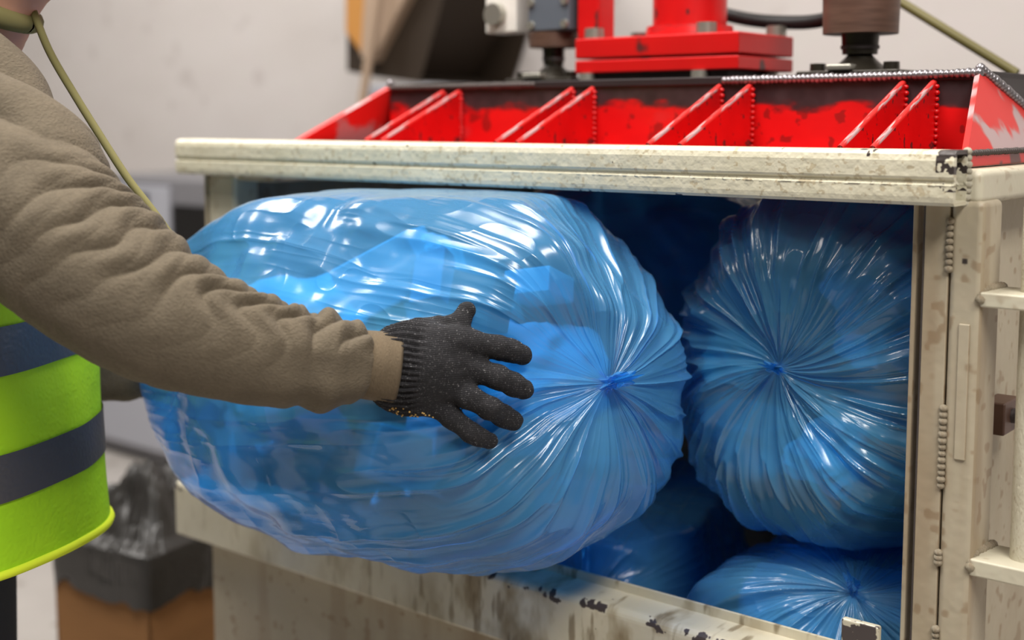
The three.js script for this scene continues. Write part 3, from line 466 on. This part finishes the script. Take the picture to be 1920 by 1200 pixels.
// crumpled packaging pressed against the inside of a bag
function litter(S, list, where, group) {
  const done = [];
  for (const [kind, a, b, c, size, mi, seed] of list) {
    const rd = rng(seed), l = Math.hypot(a, b, c); let g;
    if (kind === 'carton') { g = new RoundedBoxGeometry(size, size * (0.45 + 0.3 * rd()), size * (0.6 + 0.5 * rd()), 4, size * 0.03); }
    else if (kind === 'bottle') g = new THREE.LatheGeometry([[0, 0], [0.30, 0], [0.33, 0.03], [0.33, 0.62], [0.28, 0.74], [0.12, 0.86], [0.11, 1.0], [0, 1.0]].map(([r, y]) => new THREE.Vector2(r * size, (y - 0.5) * size * 1.3)), 28);
    else { g = new THREE.IcosahedronGeometry(size * 0.5, 12); const p = g.attributes.position; for (let i = 0; i < p.count; i++) { const x = p.getX(i), y = p.getY(i), z = p.getZ(i), q = 9 / size * 0.25, n = 1 - 0.45 * Math.abs(2 * vn3(x * q + 50, y * q + 50, z * q + 50, seed) - 1) - 0.2 * Math.abs(2 * vn3(x * q * 2.3 + 50, y * q * 2.3 + 50, z * q * 2.3 + 50, seed + 1) - 1); p.setXYZ(i, x * n * 1.15, y * n * 0.8, z * n); } g = mergeVertices(g); g.computeVertexNormals(); }
    g.applyQuaternion(new THREE.Quaternion().setFromEuler(new THREE.Euler(rd() * 6, rd() * 6, rd() * 6)));
    const dir = S.own(a / l, b / l, c / l); let R = S.radius(dir.x, dir.y, dir.z, true) * (size >= 0.28 ? 0.45 : 1), p = g.attributes.position, q = V(0, 0, 0), ok = false, sc = 1;
    for (let t = 0; t < 80 && !ok; t++) { const o = S.world(dir, Math.max(R, 0)); let m = 0; for (let i = 0; i < p.count; i += Math.max(1, p.count >> 7)) m = Math.max(m, S.inside(q.fromBufferAttribute(p, i).multiplyScalar(sc).add(o))); if (m < 0.955) { for (let e = 0; e < 11; e++) if (done.some(([c0, r0]) => c0.distanceTo(o) < r0 + size * sc * 0.40)) sc *= 0.93; done.push([o, size * sc * 0.40]); ok = true; g.scale(sc, sc, sc); g.translate(o.x, o.y, o.z); } else { R -= 0.008; if (R < 0.02) { R = 0.02; sc *= 0.92; } } }
    const spot = Math.abs(c) / l > 0.75 ? (c > 0 ? 'near the knot' : 'at the blunt end') : b / l > 0.45 ? 'under its upper film' : b / l < -0.45 ? 'sagged to its underside' : 'midway up its side', words = { carton: 'creased carton', bottle: 'plastic bottle', wrapper: 'crumpled wrapper' }[kind], tone = ['white', 'mint green', 'off-white', 'dark slate', 'pale aqua', 'light grey', 'grey', 'black', 'pinkish', 'cream'][mi];
    single(kind === 'carton' ? 'waste_carton' : kind === 'bottle' ? 'waste_bottle' : 'waste_wrapper', g, litterMats[mi], `${tone} ${words} ${spot} inside ${where}`, kind, group);
  }
}
const bag1 = bagShape({ K: V(-0.375, 1.072, 0.020), E: V(-1.135, 1.084, 0.180), ru: 0.262, rv: 0.286, q: 3.0, taper: 0.10, seed: 7, facets: 46, dimple: 0.04, twist: 0.015, pleat: 1.0, reach: 0.95, knotAt: [1150, 720], flat: [[0.62, 0.75, -0.2, 0.95]], clip: [[0, -1, 0, -0.779], [0, 1, 0, 1.333]] });
const blueFilm = film(FILM, 0.72, 0.20, 0.0028);
function bag(S, label, filmMat, knot, nt, np, seed, dir) {
  const base = S.O.clone(); base.y -= 0.25; const o = thing('rubbish_bag', label, 'bag', base, 'blue rubbish bags');
  const f = part('film', bagFilm(S, nt, np), filmMat, o); if (knot) part('knot', knotGeo(S, knot, seed, dir), filmMat, o, 'gathered knot of the bag'); return f;
}
const bag1film = bag(bag1, 'large blue translucent rubbish bag held by the worker on the sill', blueFilm, 0.023, 900, 420, 3, V(0.3, 0.3, 0.3));
litter(bag1, [['wrapper', 0.02, 0.02, -1, 0.31, 2, 25], ['wrapper', 0.0, 0.0, 1, 0.28, 5, 26], ['carton', 0.4, 0.9, -0.4, 0.20, 0, 1], ['carton', 0.9, 0.35, -0.5, 0.18, 1, 2], ['carton', 0.9, -0.3, -0.2, 0.22, 4, 3], ['carton', 0.7, 0.5, 0.25, 0.17, 2, 4], ['bottle', 0.6, -0.7, -0.4, 0.16, 3, 5], ['carton', 0.2, 0.9, 0.3, 0.19, 5, 6], ['carton', 0.1, -0.9, 0.1, 0.2, 6, 7], ['wrapper', 0.8, 0.0, -0.9, 0.2, 4, 8], ['carton', 0.3, 0.5, 0.75, 0.15, 0, 9], ['carton', -0.3, 0.5, 0.7, 0.16, 6, 10], ['wrapper', 0.5, -0.4, 0.7, 0.2, 5, 11], ['carton', -0.4, -0.4, 0.7, 0.14, 3, 12], ['carton', 0.8, -0.55, 0.25, 0.17, 0, 13], ['wrapper', 0.95, 0.1, 0.1, 0.2, 2, 14], ['carton', 0.6, 0.7, -0.9, 0.18, 4, 15], ['wrapper', 0.7, -0.5, -0.9, 0.18, 7, 16], ['wrapper', 0.1, 0.0, 0.5, 0.26, 2, 17], ['wrapper', 0.5, 0.75, -0.05, 0.2, 0, 18], ['carton', 0.5, -0.85, -0.3, 0.19, 9, 19], ['carton', 0.35, -0.9, 0.35, 0.2, 8, 20], ['carton', 0.6, -0.75, -0.75, 0.18, 7, 21], ['carton', 0.62, -0.7, 0.5, 0.18, 5, 22], ['carton', -0.2, -0.9, -0.5, 0.2, 3, 23], ['bottle', 0.95, -0.25, -0.65, 0.15, 1, 24]], 'the bag held by the worker', 'waste in the held bag');
const bag2 = bagShape({ K: V(-0.255, 1.085, -0.105), E: V(-0.24, 1.080, -0.70), ru: 0.270, rv: 0.272, q: 2.8, seed: 23, facets: 34, dimple: 0.06, twist: 0.08, pleat: 1.35, reach: 0.9, knotAt: [1460, 690], clip: [[1, 0, 0, -0.070], [0, 1, 0, 1.362], [0, -1, 0, -0.842]] });
bag(bag2, 'blue rubbish bag with starburst pleats wedged against the post', blueFilm, 0.017, 800, 380, 9, V(0.2, 0.1, 0.2));
litter(bag2, [['wrapper', 0.0, 0.0, -0.3, 0.28, 4, 41], ['wrapper', 0.45, 0.55, 0.7, 0.22, 8, 31], ['carton', 0.62, 0.7, 0.45, 0.19, 0, 32], ['wrapper', 0.3, 0.2, 0.9, 0.18, 0, 33], ['carton', 0.7, 0.25, 0.65, 0.15, 2, 34], ['bottle', -0.6, 0.4, 0.5, 0.16, 3, 35], ['wrapper', 0.3, -0.8, 0.5, 0.22, 1, 36], ['wrapper', -0.5, -0.5, 0.6, 0.18, 6, 37], ['carton', 0.7, -0.3, 0.6, 0.15, 7, 38], ['wrapper', 0.1, -0.4, 0.8, 0.15, 2, 39], ['wrapper', -0.6, 0.0, 0.7, 0.14, 1, 40]], 'the pleated bag by the post', 'waste in the bag by the post');
const bag3 = bagShape({ K: V(-0.165, 0.760, -0.095), E: V(-0.33, 0.40, -0.58), ru: 0.25, rv: 0.22, q: 2.6, seed: 41, facets: 30, dimple: 0.04, twist: 0.06, pleat: 1.2, reach: 0.9, knotAt: [1600, 1112], clip: [[1, 0, 0, -0.070], [0, 0, 1, -0.062], [0, 1, 0, 0.838], [-1, 0, 0, 0.50]] });
bag(bag3, 'blue rubbish bag with tied neck lying lowest behind the steel tab', blueFilm, 0.016, 640, 300, 14, V(0, 0.5, 0.1));
litter(bag3, [['wrapper', -0.4, 0.6, 0.6, 0.2, 0, 51], ['carton', 0.4, 0.4, 0.7, 0.15, 5, 52], ['wrapper', -0.6, 0.1, 0.6, 0.18, 4, 53]], 'the lowest bag behind the tab', 'waste in the lowest bag');
const bag4 = bagShape({ K: V(-0.84, 0.62, -0.72), E: V(-0.60, 0.68, -0.14), ru: 0.2, rv: 0.2, q: 2.4, seed: 57, facets: 24, dimple: 0.04, twist: 0.05, pleat: 1, reach: 0.9, clip: [[1, 0, 0, -0.505], [0, 1, 0, 0.775]] });
bag(bag4, 'slumped blue rubbish bag half hidden under the held bag', blueFilm, 0, 400, 220, 4);
litter(bag4, [['wrapper', 0.3, 0.5, -0.7, 0.18, 9, 61], ['wrapper', -0.5, 0.5, -0.4, 0.16, 5, 62]], 'the slumped bag under the held bag', 'waste in the slumped bag');
const bag5 = bagShape({ K: V(-0.66, 1.08, -0.93), E: V(-1.05, 1.10, -0.50), ru: 0.24, rv: 0.24, q: 2.6, seed: 71, facets: 24, dimple: 0.04, twist: 0.05, pleat: 1, reach: 0.9, clip: [[0, 1, 0, 1.36]] });
bag(bag5, 'blue rubbish bag at the back of the baler chamber', blueFilm, 0, 360, 200, 5);
litter(bag5, [['wrapper', 0.3, 0.3, 0.3, 0.2, 8, 65]], 'the bag at the back of the chamber', 'waste in the rear bag');

// ---------------------------------------------------------------- the worker
const f = V(0.88, 0, -0.47).normalize(), s = V(0.47, 0, 0.88).normalize(), base = atD(205, 1090, 1.68).addScaledVector(f, -0.250); base.y = 0;
const T = (df, h, ds) => base.clone().addScaledVector(f, df).addScaledVector(s, ds).add(V(0, h, 0));
const man = thing('person', 'worker in olive sweatshirt, neon vest and black gloves pushing a blue bag', 'person', base);
function sdfMesh(bones, k, cell, pad = 0.03, extra) {
  const lo = V(1e9, 1e9, 1e9), hi = V(-1e9, -1e9, -1e9);
  for (const [a, b, ra, rb] of bones) for (const [q, r] of [[a, ra], [b, rb]]) { lo.min(q.clone().subScalar(r + pad)); hi.max(q.clone().addScalar(r + pad)); }
  return surfaceNets((x, y, z) => { let d = 1e9; const p = [x, y, z]; for (const [a, b, ra, rb] of bones) d = smin(d, sdCone(p, a, b, ra, rb), k); return extra ? extra(x, y, z, d) : d; }, lo, hi, cell);
}
const armPts = [[-150, 110, 1.56, 145], [-60, 240, 1.51, 158], [42, 366, 1.465, 166], [158, 490, 1.43, 156], [284, 583, 1.41, 136], [405, 634, 1.415, 112], [520, 666, 1.435, 97], [605, 678, 1.455, 86], [655, 681, 1.468, 76], [684, 683, 1.477, 72]];
const wristD = 1.485;
const wrist = atD(742, 690, wristD), shoulderR = atD(-140, 130, 1.57), elbowR = atD(330, 600, 1.42);
const shoulderL = T(-0.045, 1.45, -0.20), elbowL = atD(120, 660, 1.93), wristL = atD(275, 705, 2.02);
{
  // skin: one continuous body under the clothes
  const head = T(0.190, 1.728, 0.0), bones = [[T(-0.06, 0.92, 0), T(0.0, 1.25, 0), 0.11, 0.12], [T(0, 1.25, 0), T(0.03, 1.44, 0), 0.12, 0.09], [T(0.035, 1.46, 0), T(0.140, 1.628, 0), 0.062, 0.056], [T(0.140, 1.748, 0), T(0.160, 1.728, 0), 0.098, 0.092], [T(0.185, 1.643, 0), T(0.220, 1.628, 0), 0.055, 0.035], [T(0.235, 1.728, 0), T(0.270, 1.700, 0), 0.012, 0.016], [T(0.145, 1.718, 0.095), T(0.140, 1.688, 0.094), 0.016, 0.012], [T(0.145, 1.718, -0.095), T(0.140, 1.688, -0.094), 0.016, 0.012],
    [T(0.02, 1.44, 0.1), shoulderR, 0.07, 0.06], [shoulderR, elbowR, 0.055, 0.042], [elbowR, wrist, 0.042, 0.026], [T(0.02, 1.44, -0.1), shoulderL, 0.07, 0.06], [shoulderL, elbowL, 0.055, 0.042], [elbowL, wristL, 0.042, 0.026],
    [T(-0.06, 0.92, 0.09), T(-0.05, 0.5, 0.1), 0.085, 0.055], [T(-0.05, 0.5, 0.1), T(-0.08, 0.1, 0.1), 0.055, 0.04], [T(-0.06, 0.92, -0.09), T(-0.05, 0.5, -0.1), 0.085, 0.055], [T(-0.05, 0.5, -0.1), T(-0.08, 0.1, -0.1), 0.055, 0.04]];
  part('body', sdfMesh(bones, 0.03, 0.012), M.skin, man);
  for (const k of [-1, 1]) part('eye', (() => { const g = new THREE.SphereGeometry(0.012, 16, 12), p = T(0.233, 1.743, 0.034 * k); g.translate(p.x, p.y, p.z); return g; })(), M.white, man);
  part('mouth', cyl(T(0.248, 1.658, -0.022), T(0.248, 1.658, 0.022), 0.005, 0.005, 10), std({ color: 0x94544a, roughness: 0.6 }), man);
  part('hair', sdfMesh([[T(0.120, 1.783, 0), T(0.145, 1.793, 0), 0.098, 0.092], [T(0.085, 1.728, 0), T(0.075, 1.678, 0), 0.075, 0.05]], 0.04, 0.010), M.hair, man);
  part('beard', sdfMesh([[T(0.165, 1.638, 0.062), T(0.235, 1.613, 0.012), 0.020, 0.022], [T(0.165, 1.638, -0.062), T(0.235, 1.613, -0.012), 0.020, 0.022]], 0.02, 0.006, 0.03, (x, y, z, d) => d + 0.006 * (vn3(x * 160, y * 160, z * 160, 3) - 0.5)), M.hair, man);
  part('trousers', sdfMesh([[T(-0.06, 0.95, 0.07), T(-0.06, 0.5, 0.1), 0.115, 0.085], [T(-0.06, 0.5, 0.1), T(-0.08, 0.1, 0.1), 0.085, 0.07], [T(-0.06, 0.95, -0.07), T(-0.06, 0.5, -0.1), 0.115, 0.085], [T(-0.06, 0.5, -0.1), T(-0.08, 0.1, -0.1), 0.085, 0.07]], 0.04, 0.014), M.trousers, man);
  for (const k of [-1, 1]) part('boot', sdfMesh([[T(-0.09, 0.13, 0.1 * k), T(-0.09, 0.05, 0.1 * k), 0.06, 0.048], [T(-0.10, 0.045, 0.1 * k), T(0.09, 0.038, 0.1 * k), 0.045, 0.038]], 0.03, 0.010), M.boot, man);
}
{
  // sweatshirt trunk
  const bones = [[T(-0.02, 0.92, 0.05), T(-0.0, 1.2, 0.06), 0.125, 0.125], [T(-0.02, 0.92, -0.05), T(0.0, 1.2, -0.06), 0.125, 0.125], [T(0, 1.2, 0.06), T(0.0, 1.43, 0.07), 0.125, 0.105], [T(0, 1.2, -0.06), T(0.0, 1.43, -0.07), 0.125, 0.105], [T(0.0, 1.45, 0.05), shoulderR, 0.085, 0.085], [T(0.0, 1.45, -0.05), shoulderL, 0.09, 0.085], [T(0.02, 1.49, 0), T(0.075, 1.580, 0), 0.088, 0.074], [shoulderL, elbowL, 0.085, 0.068], [elbowL, atD(236, 702, 1.98), 0.066, 0.046]];
  const g = sdfMesh(bones, 0.05, 0.009, 0.03, (x, y, z, d) => d + 0.012 * (vn3(x * 12 + 40, y * 22 + 40, z * 12 + 40, 5) - 0.5)); part('sweatshirt', keepN(g, 0.25), M.fleece, man);
  // rolled collar
  const ring = []; for (let i = 0; i <= 24; i++) { const a = i / 24 * Math.PI * 2; ring.push(T(0.080 + 0.078 * Math.cos(a), 1.588 - 0.030 * Math.cos(a), 0.074 * Math.sin(a))); } part('collar', tube(ring, 0.014, 80, 12), M.cord, man, 'olive ribbed collar');
  // near sleeve: rings along the arm with gathered folds
  const C = new THREE.CatmullRomCurve3(armPts.map(([x, y, d]) => atD(x, y, d))), N = 420, A = 200, frames = C.computeFrenetFrames(N, false), pos = [], uv = [], idx = [];
  const L = C.getLength(), view = F_;
  for (let j = 0; j <= N; j++) {
    const t = j / N, p = C.getPointAt(t), tan = frames.tangents[j], up = U_.clone().addScaledVector(tan, -U_.dot(tan)).normalize(), out = tan.clone().cross(up), ct = C.getUtoTmapping(t) * (armPts.length - 1), i0 = Math.min(armPts.length - 2, Math.floor(ct)), fr = ct - i0, g0 = armPts[i0], g1 = armPts[i0 + 1], r0 = mix(g0[3] * g0[2], g1[3] * g1[2], fr) / FPX, sM = t * L;
    for (let i = 0; i <= A; i++) {
      const th = (i % A) / A * 2 * Math.PI, ca = Math.cos(th), sa = Math.sin(th);     // ca = 1 on the upper edge, sa = +-1 towards / away from the lens
      const nx = ca * 1.3 + 7, ny = sa * 1.3 + 7;
      const wob = 1.6 * (vn3(nx * 1.1, ny * 1.1, sM * 7 + 3, 11) - 0.5);
      const ph = sM / 0.043 + 0.75 * sa + wob, fold = Math.pow(Math.abs(Math.sin(ph * Math.PI)), 0.85) - 0.6;
      const ph2 = sM / 0.024 - 0.5 * sa + 1.3 * wob, fold2 = Math.abs(Math.sin(ph2 * Math.PI)) - 0.6;
      const big = vn3(nx * 1.6, ny * 1.6, sM * 9, 15) - 0.5, diag = Math.pow(Math.abs(Math.sin((sM / 0.15 - 0.55 * ca + 0.45 * sa + 0.8 * wob) * Math.PI)), 1.1) - 0.6;
      const fore = sstep(0.30, 0.52, t), upper = 1 - sstep(0.38, 0.6, t), top = 0.14 + 0.86 * sstep(0.0, 0.9, ca);
      let r = r0 * 0.985 + fore * top * (0.0112 * fold + 0.0022 * fold2) + 0.013 * big * (0.45 + 0.55 * upper) + (1 - sstep(0.22, 0.46, t)) * 0.020 * diag;
      r += 0.006 * Math.exp(-Math.pow((t - 0.935) / 0.018, 2)) - 0.004 * Math.exp(-Math.pow((t - 0.90) / 0.012, 2));
      if (t > 0.975) r = mix(r, 0.034, Math.pow((t - 0.975) / 0.025, 2.5));
      const q = p.clone().addScaledVector(up, ca * r).addScaledVector(out, sa * r); pos.push(q.x, q.y, q.z); uv.push(i / A * 2.0, sM / 0.25);
    }
  }
  for (let j = 0; j < N; j++) for (let i = 0; i < A; i++) { const a = j * (A + 1) + i, b = a + A + 1; idx.push(a, a + 1, b, a + 1, b + 1, b); }
  const sg = new THREE.BufferGeometry(); sg.setAttribute('position', new THREE.Float32BufferAttribute(pos, 3)); sg.setAttribute('uv', new THREE.Float32BufferAttribute(uv, 2)); sg.setIndex(idx); sg.computeVertexNormals();
  part('sleeve', sg, M.fleece, man, 'loose olive sleeve gathered in folds');
  // smooth cuff
  const c0 = atD(672, 682, 1.475), c1 = atD(744, 690, wristD), cd = c1.clone().sub(c0).normalize(), cq = new THREE.Quaternion().setFromUnitVectors(V(0, 1, 0), cd), cl = c0.distanceTo(c1);
  const cg = new THREE.LatheGeometry([[0.034, 0], [0.040, 0.003], [0.0410, cl * 0.5], [0.0442, cl - 0.003], [0.0435, cl], [0.040, cl - 0.002], [0.035, cl * 0.5]].map(([r, y]) => new THREE.Vector2(r, y)), 64); cg.applyQuaternion(cq); cg.translate(c0.x, c0.y, c0.z); part('cuff', cg, M.cuff, man, 'smooth olive sleeve cuff');
}
{
  // hi-vis vest: hanging shell with an armhole, three reflective bands, yellow hem binding
  const prof = [[0.872, -0.19, 0.205, 0.215], [0.95, -0.185, 0.198, 0.232], [1.08, -0.178, 0.192, 0.228], [1.2, -0.172, 0.178, 0.222], [1.32, -0.165, 0.160, 0.215], [1.42, -0.155, 0.142, 0.200], [1.49, -0.13, 0.118, 0.165], [1.53, -0.10, 0.10, 0.12]];
  const at = (h) => { let i = 0; while (i < prof.length - 2 && h > prof[i + 1][0]) i++; const a = prof[i], b = prof[i + 1], t = clamp((h - a[0]) / (b[0] - a[0])); return [mix(a[1], b[1], t), mix(a[2], b[2], t), mix(a[3], b[3], t)]; };
  const surf = (h, th, off) => { const [bk, fr, w] = at(h), c = (bk + fr) / 2, d = (fr - bk) / 2, ca = Math.cos(th), sa = Math.sin(th), m = Math.pow(Math.pow(Math.abs(ca), 2.6) + Math.pow(Math.abs(sa), 2.6), -1 / 2.6); const wr = 0.010 * (vn3(ca * 2.2 + 9, sa * 2.2 + 9, h * 5, 21) - 0.5) + 0.004 * Math.sin(th * 5 + h * 3) * sstep(1.2, 0.85, h); return T(c + ca * m * (d + off + wr), h, sa * m * (w + off + wr)); };
  function shell(h0, h1, off, nh, arm) {
    const nt = 220, pos = [], uv = [], idx = []; for (let j = 0; j <= nh; j++) for (let i = 0; i <= nt; i++) { const h = mix(h0, h1, j / nh), th = (i % nt) / nt * 2 * Math.PI, p = surf(h, th, off); pos.push(p.x, p.y, p.z); uv.push(i / nt * 1.3 / 0.5, h / 0.5); }
    const P = (k) => V(pos[3 * k], pos[3 * k + 1], pos[3 * k + 2]);
    for (let j = 0; j < nh; j++) for (let i = 0; i < nt; i++) { const a = j * (nt + 1) + i, b = a + nt + 1; if (arm) { const q = P(a); if (q.distanceTo(arm[0]) < 0.165 || q.distanceTo(arm[1]) < 0.135) continue; } idx.push(a, b, a + 1, a + 1, b, b + 1); }
    const g = new THREE.BufferGeometry(); g.setAttribute('position', new THREE.Float32BufferAttribute(pos, 3)); g.setAttribute('uv', new THREE.Float32BufferAttribute(uv, 2)); g.setIndex(idx); g.computeVertexNormals(); return g;
  }
  const vest = part('vest', shell(0.872, 1.53, 0, 90, [atD(-60, 190, 1.53), shoulderL]), M.neon, man, 'neon yellow-green safety vest');
  for (const [h0, h1] of [[0.965, 1.025], [1.120, 1.180]]) part('reflective_band', shell(h0, h1, 0.0025, 10), M.reflect, vest, 'grey reflective band');
  const hem = []; for (let i = 0; i <= 60; i++) hem.push(surf(0.872, i / 60 * 2 * Math.PI, 0)); part('hem_binding', tube(hem, 0.006, 160, 8), M.binding, vest, 'bright yellow hem binding');
  part('drawstring', tube([atD(40, -40, 1.64), atD(64, 25, 1.62), atD(92, 95, 1.61), atD(140, 178, 1.60), atD(190, 258, 1.595), atD(240, 335, 1.59), atD(290, 400, 1.585), atD(340, 470, 1.58)], 0.0050, 90, 10), M.cord, man, 'olive hood drawstring hanging over the sleeve');
}
// gloves
function glove(J, along, across, label, cell) {
  const b = []; for (const ch of J.fingers) for (let i = 0; i + 1 < ch.length; i++) b.push([ch[i][0], ch[i + 1][0], ch[i][1], ch[i + 1][1]]);
  const palm = J.palm, lo = V(1e9, 1e9, 1e9), hi = V(-1e9, -1e9, -1e9);
  for (const [a, c, ra, rb] of b.concat(palm)) for (const [q, r] of [[a, ra], [c, rb]]) { lo.min(q.clone().subScalar(r + 0.012)); hi.max(q.clone().addScalar(r + 0.012)); }
  const nrm = along.clone().cross(across).normalize(), wr = J.wrist;
  const g = surfaceNets((x, y, z) => {
    const p = [x, y, z]; let d = 1e9; for (const [a, c, ra, rb] of palm) d = smin(d, sdCone(p, a, c, ra, rb), 0.022);
    let i = 0; for (const ch of J.fingers) { let e = 1e9; for (let k = 0; k + 1 < ch.length; k++, i++) e = smin(e, sdCone(p, b[i][0], b[i][1], b[i][2], b[i][3]), 0.006); d = smin(d, e, 0.007); }
    if (d > 0.008 || d < -0.008) return d;
    const qx = x - wr.x, qy = y - wr.y, qz = z - wr.z, t = qx * along.x + qy * along.y + qz * along.z, rib = sstep(0.040, 0.018, t); // ribbed wrist
    if (rib > 0) d += 0.0022 * rib * Math.cos(Math.atan2(qx * nrm.x + qy * nrm.y + qz * nrm.z, qx * across.x + qy * across.y + qz * across.z) * 34);
    return d + 0.0012 * (vn3(x * 130 + 300, y * 130 + 300, z * 130 + 300, 31) - 0.5) + 0.003 * (vn3(x * 38 + 300, y * 38 + 300, z * 38 + 300, 33) - 0.5);
  }, lo, hi, cell);
  return part('glove', planarUV(g, wr, along, across, 0.085), M.knit, man, label);
}
{
  const rc = new THREE.Raycaster(); M.knit.side = THREE.DoubleSide; bag1film.updateWorldMatrix(true, false); scene.updateMatrixWorld(true);
  const depth = (x, y) => { rc.set(CPOS, ray(x, y).normalize()); rc.near = 0; rc.far = 10; bag1film.material.side = THREE.DoubleSide; const h = rc.intersectObject(bag1film, false); return h.length ? h[0].point.clone().sub(CPOS).dot(F_) : null; };
  const onBag = (x, y, r) => { const d = depth(x, y); return atD(x, y, (d ?? 1.52) - r); };
  const j = (x, y, r, lift = 0) => [onBag(x, y, r + lift), r];
  const dm = depth(865, 690) ?? 1.5, at = (x, y, d, r) => [atD(x, y, d), r];
  const kd = Math.min(dm - 0.030, 1.50), wd = wristD;
  const fing = [
    [at(845, 638, kd, 0.0160), at(888, 643, mix(kd, depth(888, 643) - 0.020, 0.6), 0.0150), j(933, 651, 0.0140, 0.010), j(958, 658, 0.0135, 0.004), j(978, 665, 0.0125, 0.001)],
    [at(848, 682, kd - 0.002, 0.0160), at(890, 692, mix(kd, depth(890, 692) - 0.020, 0.6), 0.0148), j(933, 708, 0.0140, 0.012), j(962, 721, 0.0134, 0.005), j(982, 731, 0.0125, 0.001)],
    [at(832, 722, kd, 0.0155), at(876, 743, mix(kd, depth(876, 743) - 0.018, 0.6), 0.0140), j(918, 766, 0.0133, 0.010), j(942, 779, 0.0128, 0.004), j(961, 789, 0.0120, 0.001)],
    [at(812, 756, kd + 0.006, 0.0140), at(848, 784, mix(kd, depth(848, 784) - 0.015, 0.7), 0.0122), j(884, 811, 0.0115, 0.007), j(900, 820, 0.0110, 0.003), j(917, 827, 0.0104, 0.001)],
    [at(785, 632, wd + 0.02, 0.020), at(822, 618, wd + 0.034, 0.0150), j(862, 606, 0.0122, 0.004), j(875, 582, 0.0105, 0.001)],
  ];
  const c = (x, y, d) => atD(x, y, d);
  const palm = [[c(742, 688, wd), c(800, 690, mix(wd, kd, 0.5)), 0.031, 0.032], [c(770, 645, wd), c(846, 640, kd), 0.024, 0.018], [c(770, 685, wd), c(850, 684, kd), 0.028, 0.019], [c(765, 720, wd), c(834, 724, kd), 0.026, 0.018], [c(760, 740, wd + 0.01), c(812, 757, kd + 0.008), 0.022, 0.016], [c(760, 655, wd + 0.01), c(795, 632, wd + 0.022), 0.024, 0.019], [c(744, 668, wd), c(738, 712, wd), 0.0245, 0.0245], [c(724, 676, wd), c(722, 702, wd), 0.022, 0.022]];
  const along = atD(870, 705, kd).sub(wrist).normalize(), across = U_.clone().addScaledVector(along, -U_.dot(along)).normalize();
  const gl = glove({ fingers: fing, palm, wrist }, along, across, 'black knitted work glove pressed flat on the bag', 0.0019);
  gl.updateWorldMatrix(true, false); const dots = [], rdot = rng(77);
  for (let i = 0; i < 60 && dots.length < 30; i++) { const t = i / 59, px = 728 + 84 * t, py = 786 + 16 * t - 26 * rdot(); rc.set(CPOS, ray(px, py).normalize()); const h = rc.intersectObject(gl, false)[0]; if (!h) continue; const d = new THREE.SphereGeometry(0.0012, 6, 5); d.translate(h.point.x, h.point.y, h.point.z); dots.push(d); }
  const dm2 = part('grip_dots', mergeGeometries(dots), M.dot, gl, 'tiny yellow grip dots'); dm2.userData.kind = 'stuff';
  // far hand, steadying the bag's end
  const a2 = wristL.clone().sub(elbowL).normalize(), up = V(0, 1, 0), cr = a2.clone().cross(up).normalize(), w2 = wristL, q = (l, u, o) => w2.clone().addScaledVector(a2, l).addScaledVector(up, u).addScaledVector(cr, o);
  const f2 = [0.030, 0.010, -0.010, -0.028].map((u, i) => [[q(0.085, u, 0), 0.0145], [q(0.12, u * 1.3, 0.004), 0.0135], [q(0.145 - 0.006 * i, u * 1.5, 0.012), 0.012]]); f2.push([[q(0.02, 0.03, 0.01), 0.018], [q(0.05, 0.055, 0.016), 0.0145], [q(0.07, 0.075, 0.02), 0.0125]]);
  glove({ fingers: f2, palm: [[q(0, 0, 0), q(0.085, 0.024, 0), 0.03, 0.018], [q(0, 0, 0), q(0.085, -0.02, 0), 0.03, 0.018]], wrist: w2 }, a2, up, 'black knitted work glove behind the bag', 0.0032);
}

renderer.render(scene, camera);
